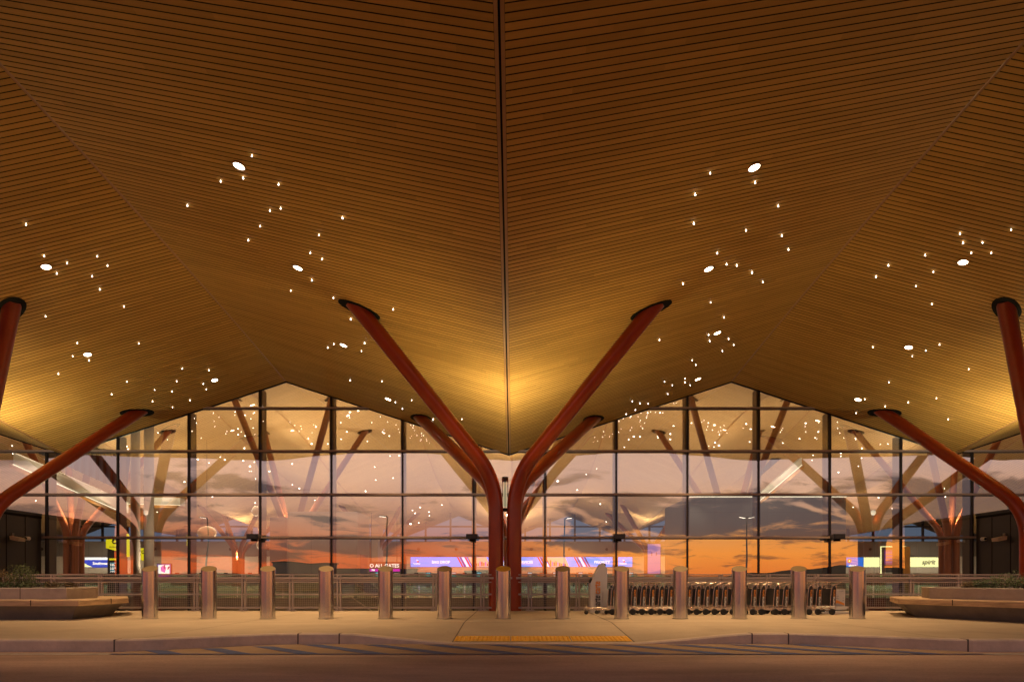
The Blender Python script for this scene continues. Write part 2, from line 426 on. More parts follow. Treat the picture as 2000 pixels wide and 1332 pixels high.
for i, (px, py) in enumerate(BIG):
    p = hit(px, py); nn = normal(p.x, p.y, roof)
    if proto is None:
        proto = empty('downlight', p, '', 'downlight')
        dm_r.build('trim_ring', MT['wood_trim'], proto); dm_l.build('lens', MT['lens'], proto)
        o = proto
    else: o = copy_tree(proto)
    b = bayname(p.x); tag(o, 'large round downlight in the %s, %s' % (b, nth[cnt[b]]), 'downlight', 'round downlights in the canopy soffit'); cnt[b] += 1
    o.location = p + nn * .004; align(o, nn)
    L = bpy.data.lights.new('downlight_beam', 'SPOT'); L.energy = 1650; L.color = (1, .64, .31); L.spot_size = R(75); L.spot_blend = 1; L.shadow_soft_size = .10
    lo = bpy.data.objects.new('downlight_beam', L); C.objects.link(lo); lo.location = p + Vector((0, 0, -.08)); lo.rotation_euler = (0, 0, 0)
sm = MB()
sm.lathe([(0, -.050), (.008, -.047), (.0115, -.040), (.008, -.032), (.0022, -.024), (.0016, 0)], seg=8)  # tapering glowing tail models the lens streak above each lamp
sproto = None
for (px, py) in SMALL:
    p = hit(px, py - 3)
    if p is None: continue
    b = bayname(p.x)
    if sproto is None: o = sproto = sm.build('star_light', MT['star'])
    else: o = sproto.copy(); C.objects.link(o)
    tag(o, 'tiny bright star light with a modelled glint tail in the ' + b, 'star light', 'star lights in the ' + b)
    o.location = p + Vector((0, 0, .005))
    sc = .85 + .3 * random.random(); o.scale = (sc, sc, sc)

# ------------------------------------------------------------------ branching columns
def smooth_path(pts, rad):
    """fillet the inner corners of a polyline"""
    out = [Vector(pts[0])]
    for a, b, c in zip(pts, pts[1:], pts[2:]):
        a, b, c = Vector(a), Vector(b), Vector(c)
        d1 = (a - b); d2 = (c - b); L = min(rad, d1.length * .49, d2.length * .49)
        p, q = b + d1.normalized() * L, b + d2.normalized() * L
        for i in range(11):
            t = i / 10; out.append(p * (1 - t) ** 2 + b * 2 * t * (1 - t) + q * t * t)
    out.append(Vector(pts[-1])); return out
def column(cx, cy, ends, fn, r, zb, m, label, group, slot=True, spread=.235, name='branching_column', up=True, seg=20):
    t = empty(name, (cx, cy, 0), label, 'column', group)
    for sx, sy, (ex, ey), zbend in ends:
        base = Vector((sx * spread, sy * spread, zb)); endw = Vector((cx + ex, cy + ey, 0)); endw.z = fn(endw.x, endw.y)
        end = endw - Vector((cx, cy, 0)); bend = Vector((base.x, base.y, zbend))
        d = (end - bend).normalized()
        b = MB(); b.tube(smooth_path([base, bend, end + d * .25], .8), r, seg)
        b.build('limb', m, t)
        if slot:
            nn = normal(endw.x, endw.y, fn); dirp = (d - nn * d.dot(nn)).normalized(); side = nn.cross(dirp)
            sl = MB(); pts = []
            L, Wd = r * 2.7, r * 1.42
            for k in range(32):
                a = 2 * math.pi * k / 32; ca, sa = math.cos(a), math.sin(a)
                pts.append(end + nn * .012 + dirp * (L * math.copysign(abs(ca) ** .9, ca)) + side * (Wd * math.copysign(abs(sa) ** .9, sa)))
            top_ = [q - nn * .02 for q in pts]
            sl.add(pts + top_, [list(range(32))] + [(k, (k + 1) % 32, 32 + (k + 1) % 32, 32 + k) for k in range(32)])
            sl.build('ceiling_slot', MT['black'], t)  # flat black disc paints in the dark of the slot opening
    return t
CY = 17.65
OUT_ENDS = [(-1, -1, (-3.42, -1.55), 3.35), (1, -1, (3.46, -1.55), 3.35), (-1, 1, (-2.86, 4.95), 3.1), (1, 1, (2.86, 4.95), 3.1)]
OX, OY = 14.8, 18.9
def outer_ends(sg):
    f = hit(22 if sg < 0 else 1966, 603); r_ = hit(268 if sg < 0 else 1727, 806)
    fx, fy, rx, ry = f.x - sg * OX, f.y - OY, r_.x - sg * OX, r_.y - OY
    return [(-sg, -1, (fx, fy), 3.25), (sg, -1, (-fx + sg * 1.5, fy), 3.25), (-sg, 1, (rx, ry), 2.75), (sg, 1, (-rx + sg * 1.5, ry), 2.75)]
for cx, cy, ends, lab in ((-.05, CY, OUT_ENDS, 'cluster of four rust red branching columns at the centre of the forecourt'),
                (-OX, OY, outer_ends(-1), 'rust red branching columns entering at the left edge beside the left planter'),
                (OX, OY, outer_ends(1), 'rust red branching columns entering at the right edge behind the right planter')):
    t = column(cx, cy, ends, roof, .188, -5.0, MT['red'], lab, 'branching columns under the canopy')
    u = MB(); u.lathe([(.0, 3.42), (.085, 3.42), (.085, 3.30), (.05, 3.30)], seg=16); u.lathe([(.05, 2.62), (.085, 2.62), (.085, 2.54), (0, 2.54)], seg=16)
    for k in range(4):
        a = k * math.pi / 2; u.box(.07 * math.cos(a) - .008, .07 * math.cos(a) + .008, .07 * math.sin(a) - .008, .07 * math.sin(a) + .008, 2.6, 3.32)
    up = u.build('uplight', MT['blackgloss'], t); up.location = (0, -.12, 0)
    g = MB(); g.lathe([(.05, 2.66), (.05, 3.28)], seg=12); gg = g.build('lamp_tube', MT['uplens'], up)
    for (ty, en, ang) in ((.10, 460 if abs(cx) < 1 else 430, 0),):
        L = bpy.data.lights.new('uplight_and_fill_beam', 'SPOT'); L.energy = en; L.color = (1, .90, .52); L.spot_size = R(150); L.spot_blend = 1; L.shadow_soft_size = .12
        lo = bpy.data.objects.new('uplight_and_fill_beam', L); C.objects.link(lo); lo.location = (cx, cy + ty, 3.55); lo.rotation_euler = (R(180), 0, 0)
    # second beam at the uplight, washing the far fold towards the glass
    L = bpy.data.lights.new('uplight_and_fill_beam', 'SPOT'); L.energy = 330 if abs(cx) < 1 else 300; L.color = (1, .97, .70); L.spot_size = R(118); L.spot_blend = 1; L.shadow_soft_size = .1
    lo = bpy.data.objects.new('uplight_and_fill_beam', L); C.objects.link(lo); lo.location = (cx, cy + .12, 3.5); lo.rotation_euler = Vector((0, -.9, -1)).to_track_quat('Z', 'Y').to_euler()

    for ax, ay in ((-4.2, -3.2), (4.2, -3.2), (-6.0, -.3), (6.0, -.3)):  # extra beams added to brighten the middle folds, no lamps there
        L = bpy.data.lights.new('uplight_and_fill_beam', 'SPOT'); L.energy = 300; L.color = (1, .76, .36); L.spot_size = R(80); L.spot_blend = 1; L.shadow_soft_size = .2
        lo = bpy.data.objects.new('uplight_and_fill_beam', L); C.objects.link(lo); lo.location = (cx + (.55 if abs(ax) > 6 else .05) * (1 if ax > 0 else -1), cy - (.75 if abs(ax) < 6 else .1), 3.2)
        lo.rotation_euler = Vector((-ax, -ay, -3.9)).to_track_quat('Z', 'Y').to_euler()
IN_ENDS = [(-1, -1, (-3.3, -2.0), 4.2), (1, -1, (3.3, -2.0), 4.2), (-1, 1, (-3.9, 5.2), 4.0), (1, 1, (3.9, 5.2), 4.0)]
def hall_light(x, y, z, en, col=(1, .83, .58), size=150, rx=180):
    L = bpy.data.lights.new('hall_uplight_and_fill_beam', 'SPOT'); L.energy = en; L.color = col; L.spot_size = R(size); L.spot_blend = 1; L.shadow_soft_size = .25
    lo = bpy.data.objects.new('hall_uplight_and_fill_beam', L); C.objects.link(lo); lo.location = (x, y, z); lo.rotation_euler = (R(rx), 0, 0)
for k, lab in ((-2, 'red branching columns inside the hall at far left behind the glass'), (-1, 'red branching columns inside the hall behind the left gable glazing'),
               (0, 'red branching columns inside the hall hidden behind the central cluster'), (1, 'red branching columns inside the hall behind the right gable glazing'),
               (2, 'red branching columns inside the hall at far right beside the cream sign')):
    column(k * W, 47.6, IN_ENDS, roof_in, .225, 0, MT['red_in'], lab, 'branching columns inside the hall', spread=.30, seg=12)
    hall_light(k * W, 47.6, 4.6, 3800 if k == 1 else 6200)
for k, lab in ((-2, 'distant red branching columns deep in the hall left of the stone lift tower'), (-1, 'distant red branching columns beside the gates sign'), (1, 'distant red branching columns behind the grey panelled wall')):
    column(k * W, 76, IN_ENDS, roof_in, .25, 0, MT['red_in'], lab, 'branching columns inside the hall', slot=False, spread=.32, seg=10)
for k in (-2, -1, 0, 1, 2): hall_light(k * W, 76, 3.0, 6000)
for k in range(-6, 7): hall_light(k * W / 2, 30.6, .4, 700 if 1 <= k <= 3 else 1400, size=165)  # floor-level fill added to brighten the ceiling near the glass, no fixtures
for k in (-3, -1, 1, 3): hall_light(k * W / 2, 58, .4, 5500 if k < 0 else 2600, size=165)  # more floor-level fill for the ceiling deeper in, no fixtures

# ------------------------------------------------------------------ glazed wall
wall = empty('glazed_wall', (0, YG, 0), 'tall glass curtain wall with dark mullions reflecting the sunset sky', 'glass wall')
def R2(x): return roof(x, YG)
XM = [ (k - .5) * 2.44 + .02 for k in range(-8, 10)]
gl = MB()
xx = sorted(set([-22.9, 22.9] + [k * W / 2 for k in range(-2, 3)]))
for a, b in zip(xx, xx[1:]):
    gl.add([(a, 0, -5), (b, 0, -5), (b, 0, R2(b) + .03), (a, 0, R2(a) + .03)], [(0, 1, 2, 3)])
gl.build('glass_pane', MT['glass'], wall)
for x in XM:
    if abs(x) > 22.5: continue
    zt = R2(x) + .04; m = MB()
    m.box(x - .026, x + .026, -.05, -.004, -5, zt, 0)       # outside cap
    m.box(x - .07, x + .07, .006, .03, -5, zt, 0)         # inside steel, dark face
    m.box(x - .069, x + .069, .032, .40, -5, zt, 1)         # deep fin, lit tone put into its colour
    m.build('mullion', [MT['mull'], MT['mull_lit']], wall)
for z in (-.71, .76, 2.23, 3.70, 5.18, 6.65):
    segs = []
    if z < 5.06: segs = [(-22.9, 22.9)]
    else:
        step = .02; x = -22.9; st = None
        while x < 22.9:
            inside = R2(x) > z - .02
            if inside and st is None: st = x
            if not inside and st is not None: segs.append((st, x)); st = None
            x += step
        if st is not None: segs.append((st, 22.9))
    m = MB()
    for a, b in segs:
        m.box(a, b, -.065, -.006, z - .034, z + .034, 0)
        m.box(a, b, -.045, -.006, z - .066, z - .036, 1)
    m.build('transom', [MT['trans'], MT['mull']], wall)
hd = MB()
for a, b in zip(xx, xx[1:]):
    for (o0, o1) in ((-.035, .06),):
        hd.add([(a, -.03, R2(a) + o0), (b, -.03, R2(b) + o0), (b, -.03, R2(b) + o1), (a, -.03, R2(a) + o1), (a, .03, R2(a) + o0), (b, .03, R2(b) + o0)], [(0, 1, 2, 3), (0, 4, 5, 1)])
hd.build('head_frame', MT['mull'], wall)

# floodlights on the glass wall
def floodlight(px, py, lab):
    p = P(px, py, YG - .1)
    t = empty('floodlight', (p.x, YG - .12, p.z), lab, 'floodlight', 'black floodlights on the glass wall')
    b = MB(); b.box(-.19, .19, -.42, -.12, -.08, .09); b.box(-.16, .16, -.45, -.42, -.06, .07); b.build('lamp_housing', MT['blackgloss'], t)
    b = MB(); b.box(-.07, .07, -.12, .05, -.05, .05); b.box(-.09, .09, -.30, -.16, -.15, -.08); b.build('bracket', MT['black'], t)
for px, lab in ((502, 'black floodlight on the glass wall behind the third bollard from the left'), (923, 'black floodlight just left of the central red columns'),
                (1206, 'black floodlight above the luggage trolley kiosk'), (1628, 'black floodlight above the end of the trolley row')):
    floodlight(px, 1049, lab)

# ------------------------------------------------------------------ entrance blocks
def block(sg, lab):
    t = empty('entrance_block', (sg * 15.98, YG, 0), lab, 'entrance block', 'dark entrance blocks at the ends of the glass wall')
    b = MB(); x0, x1 = sorted((0, sg * 7.0))
    b.box(x0, x1, -4.2, -.07, -5.0, 2.97); b.build('wall', MT['dark_panel'], t)
    g = MB()
    for k in range(1, 5): g.box(-.008 if sg > 0 else -.004, .004 if sg > 0 else .008, -4.2 + k * .84 - .012, -4.2 + k * .84 + .012, -.2, 2.85)
    g.box(*( (-.02, .0) if sg > 0 else (0, .02)), -4.2, -.07, 2.86, 2.93); g.build('panel_joint', MT['black'], t)
    g = MB(); g.box(x0 - .03, x1 + .03, -4.24, -.068, 2.972, 3.03); g.build('coping', MT['dark_panel'], t)
    g = MB(); g.box(sg * .02 if sg > 0 else -7, 7 if sg > 0 else -.02, -4.2, -.07, 3.031, 3.2)
    return t
block(-1, 'dark charcoal panelled entrance block at the left end of the glass')
block(1, 'dark charcoal panelled entrance block at the right end of the glass')
def wall_lamp(sg, dy, z, lab, kind):
    x = sg * 15.98
    t = empty(kind, (x, YG - dy, z), lab, 'floodlight' if kind == 'wall_floodlight' else 'camera')
    if kind == 'wall_floodlight':
        b = MB(); b.box(-sg * .02 - .03, -sg * .02 + .03, -.05, .05, -.1, .12); b.build('bracket', MT['hub'], t)
        b = MB(); b.slab([(-sg * .05, .02), (-sg * .34, -.04), (-sg * .32, -.15), (-sg * .06, -.1)], -.16, .16); b.build('lamp_head', MT['kerb'], t)
    else:
        b = MB(); b.box(-sg * .02 - .02, -sg * .02 + .02, -.05, .05, -.05, .05); b.build('base_plate', MT['kiosk'], t)
        b = MB(); b.lathe([(0, -.14), (.06, -.14), (.065, .02), (.03, .06)], c=(-sg * .12, 0, 0), seg=14, axis='Y'); b.build('camera_body', MT['kiosk'], t)
        b = MB(); b.lathe([(0, -.145), (.045, -.145), (.045, -.138)], c=(-sg * .12, 0, 0), seg=14, axis='Y'); b.build('lens', MT['black'], t)
wall_lamp(-1, 1.45, 2.16, 'angled grey floodlight on the dark wall at far left', 'wall_floodlight')
wall_lamp(-1, .85, 2.14, 'small white security camera on the dark wall at far left', 'security_camera')
wall_lamp(1, 1.45, 2.16, 'angled grey floodlight on the dark wall at far right', 'wall_floodlight')
wall_lamp(1, .55, 2.14, 'small white security camera on the dark wall at far right', 'security_camera')

# ------------------------------------------------------------------ ground
g = MB(); RZ = -.16
g.add([(-700, -700, RZ), (700, -700, RZ), (700, 11.5, RZ), (-700, 11.5, RZ)], [(0, 1, 2, 3)])
struct(g.build('road', MT['road']), 'brown concrete road in front of the kerb')
# kerb line (x, y, top z)
KL = [(-60, 9.10, 0), (-5.1, 9.10, 0), (-4.6, 9.30, 0), (-3.9, 9.75, 0), (-3.3, 10.08, 0), (-2.6, 10.15, 0), (-2.2, 10.15, -.01), (-1.6, 10.15, -.07), (-.75, 10.15, -.145), (2.0, 10.15, -.145), (2.7, 10.15, -.09), (3.4, 10.15, -.02), (3.7, 10.15, 0), (4.3, 10.12, 0), (5.0, 9.8, 0), (5.8, 9.35, 0), (6.3, 9.10, 0), (60, 9.10, 0)]
KW = .17
kb = MB()
for (x0, y0, z0), (x1, y1, z1) in zip(KL, KL[1:]):
    q = [(x0, y0, RZ - .02), (x1, y1, RZ - .02), (x1, y1, z1 - .02), (x0, y0, z0 - .02), (x0, y0 + .02, z0), (x1, y1 + .02, z1), (x1, y1 + KW, z1 + .002), (x0, y0 + KW, z0 + .002), (x0, y0 + KW, RZ - .02), (x1, y1 + KW, RZ - .02)]
    kb.add(q, [(0, 1, 2, 3), (3, 2, 5, 4), (4, 5, 6, 7)], False)
struct(kb.build('kerb', MT['kerb']), 'grey concrete kerb dropping to a flush ramp in the middle')
kj = MB()
for x in (-9.6, -5.15, -3.02, -2.42, 3.72, 4.25, 6.25, 10.4):
    for (x0, y0, z0), (x1, y1, z1) in zip(KL, KL[1:]):
        if x0 <= x < x1:
            u = (x - x0) / (x1 - x0); y = y0 + (y1 - y0) * u; z = z0 + (z1 - z0) * u
            kj.box(x - .008, x + .008, y - .006, y + KW, RZ, z + .003)
struct(kj.build('kerb_joint', MT['joint']))
# pavement, sloping to the ramp
def walkz(x, y):
    if y >= 12.75: return 0
    u = min(1, max(0, (12.75 - y) / (12.75 - 10.3)))
    if -.75 <= x <= 2: k = 1
    elif x < -.75: k = max(0, 1 - (-.75 - x) / 1.5)
    else: k = max(0, 1 - (x - 2) / 1.5)
    return -.145 * u * k
def kline(x):
    for (x0, y0, z0), (x1, y1, z1) in zip(KL, KL[1:]):
        if x0 <= x <= x1: u = (x - x0) / (x1 - x0); return y0 + (y1 - y0) * u + KW, z0 + (z1 - z0) * u
    return 9.27, 0
xs_ = sorted(set([-60, -40, -24, -16, -12, -9] + [-7 + .25 * i for i in range(61)] + [-.75, 2.0, 9, 12, 16, 24, 40, 60]))
pv = MB(); rows = 14; v = []
for x in xs_:
    yk, zk = kline(x)
    for j in range(rows + 1):
        y = yk + (12.8 - yk) * j / rows
        v.append((x, y, zk + .002 if j == 0 else walkz(x, y)))
    v.append((x, 15.2, 0))
    v.append((x, 17.42, 0)); v.append((x, 17.42, -.35)); v.append((x, 17.44, -5.0))
st = rows + 5
pv.add(v, [(i * st + j, (i + 1) * st + j, (i + 1) * st + j + 1, i * st + j + 1) for i in range(len(xs_) - 1) for j in range(st - 1)])
struct(pv.build('pavement', MT['walk']), 'tan concrete pavement with saw-cut joints under the canopy')
tp = MB()
for a, b in ((-.74, .12), (.135, 1.05), (1.065, 1.98)):
    y0, y1 = 10.36, 10.92
    tp.add([(a, y0, walkz(0, y0) + .006), (b, y0, walkz(0, y0) + .006), (b, y1, walkz(0, y1) + .006), (a, y1, walkz(0, y1) + .006)], [(0, 1, 2, 3)])
    nx = int((b - a) / .062)
    for i in range(nx):
        for j in range(9):
            x = a + .03 + i * (b - a - .06) / (nx - 1); y = y0 + .03 + j * .062; z = walkz(0, y) + .0065
            r1, r2 = .017, .011
            tp.add([(x + r1 * c, y + r1 * s_, z) for c, s_ in ((1, 0), (0, 1), (-1, 0), (0, -1))] + [(x + r2 * c, y + r2 * s_, z + .007) for c, s_ in ((1, 0), (0, 1), (-1, 0), (0, -1))],
                   [(4, 5, 6, 7), (0, 1, 5, 4), (1, 2, 6, 5), (2, 3, 7, 6), (3, 0, 4, 7)])
tag(tp.build('tactile_strip', MT['tactile']), 'yellow tactile paving strip with raised dots across the dropped kerb', 'tactile strip')
# hatched bay
hb = MB()
hb.add([(-5.0, 8.80, RZ + .004), (6.2, 8.80, RZ + .004), (6.2, 9.1, RZ + .004), (4.3, 10.14, RZ + .004), (-3.2, 10.14, RZ + .004), (-5.0, 9.1, RZ + .004)], [(0, 1, 2, 3, 4, 5)])
struct(hb.build('hatched_bay', MT['gutter']))
def clipy(x): # kerb face position
    return kline(x)[0] - KW - .01
bs = MB()
x = -5.6
while x < 6.2:
    wst = .30; n_ = 10; prev = None
    for i in range(n_ + 1):
        y = 8.80 + 1.35 * i / n_; xc = x + 1.35 - 1.35 * i / n_ * 1.0
        yy = y
        a, b = xc - wst / 2, xc + wst / 2
        ok = a > -5.0 and b < 6.2 and y < min(clipy(a), clipy(b))
        if prev and ok:
            bs.add([(prev[0], prev[2], RZ + .008), (prev[1], prev[2], RZ + .008), (b, y, RZ + .008), (a, y, RZ + .008)], [(0, 1, 2, 3)])
        prev = (a, b, y) if ok else None
    x += .89
bs.add([(-5.0, 8.72, RZ + .008), (6.2, 8.72, RZ + .008), (6.2, 8.795, RZ + .008), (-5.0, 8.795, RZ + .008)], [(0, 1, 2, 3)])
struct(bs.build('road_marking', MT['blue_paint']), 'faded blue diagonal hatching on the road by the ramp')
wl = MB()
wl.add([(-60, 8.72, RZ + .006), (-5.02, 8.72, RZ + .006), (-5.02, 8.82, RZ + .006), (-60, 8.82, RZ + .006)], [(0, 1, 2, 3)])
wl.add([(6.22, 8.72, RZ + .006), (60, 8.72, RZ + .006), (60, 8.82, RZ + .006), (6.22, 8.82, RZ + .006)], [(0, 1, 2, 3)])
struct(wl.build('road_edge_line', MT['white_paint']))
# land behind the camera, seen only mirrored in the glass
hl = MB(); N = 160; v = []
rr = random.Random(3)
for i in range(N + 1):
    x = -640 + 1280 * i / N
    u = (x + 640) / 1280
    h = 5.0 + 2.2 * math.sin(u * 7 + 1) + 1.6 * math.sin(u * 19) + 1.0 * math.sin(u * 47) + rr.random() * .9 + (3 if x > 150 else 0) * min(1, (x - 150) / 80)
    v += [(x, -500, RZ - 1), (x, -505 - rr.random() * 4, h), (x, -600, RZ - 1)]
hl.add(v, [(3 * i, 3 * i + 3, 3 * i + 4, 3 * i + 1) for i in range(N)] + [(3 * i + 1, 3 * i + 4, 3 * i + 5, 3 * i + 2) for i in range(N)])
struct(hl.build('hills', MT['hill']))
def shed(x0, x1, y, h, lab):
    t = empty('low_building', ((x0 + x1) / 2, y, RZ), lab, 'building', 'low buildings across the road')
    w = (x1 - x0) / 2
    b = MB(); b.box(-w, w, -8, 0, 0, h); b.build('wall', MT['tower_dark'], t)
    b = MB(); b.box(-w - .2, w + .2, -8.2, .2, h + .003, h + .3); b.build('roof', MT['dark_panel'], t)
shed(-52, -40, -100, 4.3, 'low dark building across the road mirrored behind the fourth bollard')
shed(-39, -22, -104, 3.0, 'long flat dark building across the road mirrored left of the gates sign')
shed(-12, -3, -120, 2.6, 'small flat dark building across the road mirrored near the central columns')
def street_lamp(px, py, heads, lab, Y=-30):
    d = 2 * YG - Y; s = F / d
    x, z = (px - VX) / s + CX, CZ - (py - VY) / s
    t = empty('street_lamp', (x, Y, RZ), lab, 'street lamp', 'street lamps across the road')
    H = z - RZ
    b = MB(); b.tube([(0, 0, 0), (0, 0, H)], [.11, .07], 10); b.build('pole', MT['fence'], t)
    for sx in heads:
        h = MB(); h.slab([(sx * .05, H), (sx * .9, H + .12), (sx * .9, H + .2), (sx * .05, H + .12)], -.16, .16); hh = h.build('lamp_head', MT['fence'], t)
        l = MB(); l.slab([(sx * .2, H + .0), (sx * .85, H + .09), (sx * .85, H + .11), (sx * .2, H + .02)], -.12, .12); l.build('lens', MT['lamphead'], hh)
street_lamp(757, 1010, (-1,), 'street lamp across the road mirrored above the gates sign')
street_lamp(1103, 1012, (1,), 'street lamp across the road mirrored right of the central columns')
street_lamp(1458, 1010, (-1, 1), 'double-headed street lamp across the road mirrored in the grey panelled area')
street_lamp(403, 1013, (-1,), 'street lamp across the road mirrored at the far left glazing')

# ------------------------------------------------------------------ bollards
bpos = [293, 408, 523, 637, 753, 868, 983, 1099, 1214, 1329, 1444, 1560, 1674]
BY = 13.9; br = .150; bh0, bh1 = .955, 1.075
def bollard_mesh():
    b = MB(); n = 36; v = []
    for k in range(n):
        a = 2 * math.pi * k / n; x, y = br * math.cos(a), br * math.sin(a)
        v.append((x, y, 0))
    for k in range(n):
        a = 2 * math.pi * k / n; x, y = br * math.cos(a), br * math.sin(a)
        v.append((x, y, bh0 + (bh1 - bh0) * (y / br + 1) / 2))
    b.add(v, [(k, (k + 1) % n, n + (k + 1) % n, n + k) for k in range(n)], True)
    c = MB(); ring = []
    for rr_, dz in ((br, 0), (br - .004, .004), (br - .03, .005)):
        for k in range(n):
            a = 2 * math.pi * k / n; x, y = rr_ * math.cos(a), rr_ * math.sin(a)
            ring.append((x, y, bh0 + (bh1 - bh0) * (y / br + 1) / 2 + dz))
    c.add(ring, [(i * n + k, i * n + (k + 1) % n, (i + 1) * n + (k + 1) % n, (i + 1) * n + k) for i in range(2) for k in range(n)] + [list(range(2 * n, 3 * n))])
    d = MB(); d.lathe([(br + .012, 0), (br + .012, .006), (br + .001, .010)], seg=36)
    return b, c, d
bb, cc, dd = bollard_mesh()
desc = ['polished steel bollard nearest the left planter', 'polished steel bollard second from the left planter, under the black directory', 'polished steel bollard below the leftmost black floodlight',
 'polished steel bollard in front of the stone lift tower', 'polished steel bollard hiding part of the gates sign', 'polished steel bollard under the bag drop lettering',
 'polished steel bollard with a cap coloured as if lit from above, before the central red columns', 'polished steel bollard just right of the central red columns', 'polished steel bollard beside the white trolley kiosk',
 'polished steel bollard in front of the trolleys, second right of the kiosk', 'polished steel bollard before the middle of the trolley row', 'polished steel bollard before the right part of the trolley row', 'polished steel bollard at the right end past the trolleys']
bp_ = None
for i, px in enumerate(bpos):
    loc = (PX(px, BY), BY, 0.0)
    if bp_ is None:
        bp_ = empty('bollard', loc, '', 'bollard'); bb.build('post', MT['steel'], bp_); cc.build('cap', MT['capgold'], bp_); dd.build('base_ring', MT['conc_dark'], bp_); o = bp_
    else: o = copy_tree(bp_)
    o.location = loc; tag(o, desc[i], 'bollard', 'steel bollards along the pavement')
    o.rotation_euler = (0, 0, random.uniform(-.12, .12) + (i - 6) * -.05)
    if i == 6:
        for ch in o.children:
            if ch.name.startswith('cap'): ch.data = ch.data.copy(); ch.data.materials[0] = MT['cap_lit']

# ------------------------------------------------------------------ railing
FY = 17.28
fx0, fx1 = PX(8, FY), PX(1992, FY)
ra = empty('railing', (0, FY, 0), 'long grey metal railing with wire mesh panels in front of the glass', 'railing')
for z, hh in ((.914, .014), (.725, .014), (.42, .022), (.08, .022)):
    boxobj('rail', MT['fence'], ra, fx0, fx1, -.02, .02, z - hh, z + hh)
boxobj('handrail', MT['fence'], ra, fx0, fx1, -.045, -.022, .805, .858)
px = 10
while px < 1995:
    x = PX(px, FY); b = MB()
    b.box(x - .055, x - .018, -.022, .045, .022, .93); b.box(x + .018, x + .055, -.022, .045, .022, .93)
    b.box(x - .11, x + .11, -.06, .07, 0.002, .022); b.box(x - .09, x - .07, -.04, -.02, .022, .05); b.box(x + .07, x + .09, -.04, -.02, .022, .05)
    b.build('post', MT['fence'], ra); px += 93.2
ms = MB(); x = fx0
while x < fx1: ms.box(x - .0028, x + .0028, .022, .028, .095, .90); x += .05
z = .12
while z < .9: ms.box(fx0, fx1, .0285, .034, z - .0028, z + .0028); z += .05
ms.build('wire_mesh', MT['fence'], ra)

# ------------------------------------------------------------------ planters
def inset(poly, d):
    n = len(poly); out = []
    for i in range(n):
        p0, p1, p2 = Vector(poly[i - 1]), Vector(poly[i]), Vector(poly[(i + 1) % n])
        e1 = (p1 - p0).normalized(); e2 = (p2 - p1).normalized()
        n1 = Vector((-e1.y, e1.x)); n2 = Vector((-e2.y, e2.x))
        k = (n1 + n2); k = k / max(.3, (1 + n1.dot(n2)))
        out.append(tuple(p1 + k * d))
    return out
def planter(poly, lab, wall_in, loc):
    poly = [(x - loc[0], y - loc[1]) for x, y in poly]
    t = empty('planter_bench', (loc[0], loc[1], 0), lab, 'planter bench', 'concrete planters with timber seats')
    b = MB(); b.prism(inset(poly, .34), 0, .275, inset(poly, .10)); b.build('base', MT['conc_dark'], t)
    b = MB(); b.prism(poly, .277, .292, poly); b.prism(inset(poly, .006), .292, .375, inset(poly, .006)); b.prism(inset(poly, .006), .376, .392, inset(poly, .018))
    sj = b
    for (p0, p1) in zip(poly, poly[1:]):
        p0, p1 = Vector(p0), Vector(p1); L = (p1 - p0).length; k = 1.15
        while k < L:
            c = p0 + (p1 - p0).normalized() * k; d = (p1 - p0).normalized(); nn = Vector((-d.y, d.x))
            q = [c - d * .005 - nn * .004, c + d * .005 - nn * .004, c + d * .005 + nn * .5, c - d * .005 + nn * .5]
            sj.prism([tuple(w) for w in q], .28, .3935, mi=1); k += 1.25 + .5 * random.random()
    s = b.build('seat', [MT['seat'], MT['black']], t)
    w = inset(poly, wall_in); wi = inset(w, .16)
    b = MB(); n_ = len(w); zt = .628
    vv = [(*p, .393) for p in w] + [(*p, zt - .012) for p in w] + [(*p, zt) for p in inset(w, .012)] + [(*p, zt) for p in wi] + [(*p, .5) for p in wi]
    b.add(vv, [(r * n_ + i, r * n_ + (i + 1) % n_, (r + 1) * n_ + (i + 1) % n_, (r + 1) * n_ + i) for r in range(4) for i in range(n_)])
    wl_ = b.build('upper_wall', MT['conc'], t)
    jj = MB()
    for (p0, p1) in zip(w, w[1:]):
        p0, p1 = Vector(p0), Vector(p1); L = (p1 - p0).length; k = L - .95
        while k > .3:
            c = p0 + (p1 - p0).normalized() * k; d = (p1 - p0).normalized(); nn = Vector((-d.y, d.x))
            q = [c - d * .005 - nn * .003, c + d * .005 - nn * .003, c + d * .005 + nn * .1, c - d * .005 + nn * .1]
            jj = MB(); jj.prism([tuple(q_) for q_ in q], .395, zt + .002); jj.build('wall_joint', MT['black'], wl_); k -= 2.3
    b = MB(); b.add([(*p, .585) for p in inset(w, .14)], [list(range(n_))]); b.build('soil', MT['soil'], t)
    return t
LP = [(-17, 13.35), (-8.34, 13.35), (-8.40, 15.2), (-9.2, 16.6), (-17, 16.6)]
RP = [(8.36, 14.55), (9.95, 11.25), (17, 11.0), (17, 16.4), (9.2, 16.4)]
planter(LP, 'concrete planter bench with timber seat at the left, holding a round bush', .62, (-11.5, 15))
planter(RP, 'concrete planter bench with timber seat at the right, holding low evergreens', .62, (12, 14))
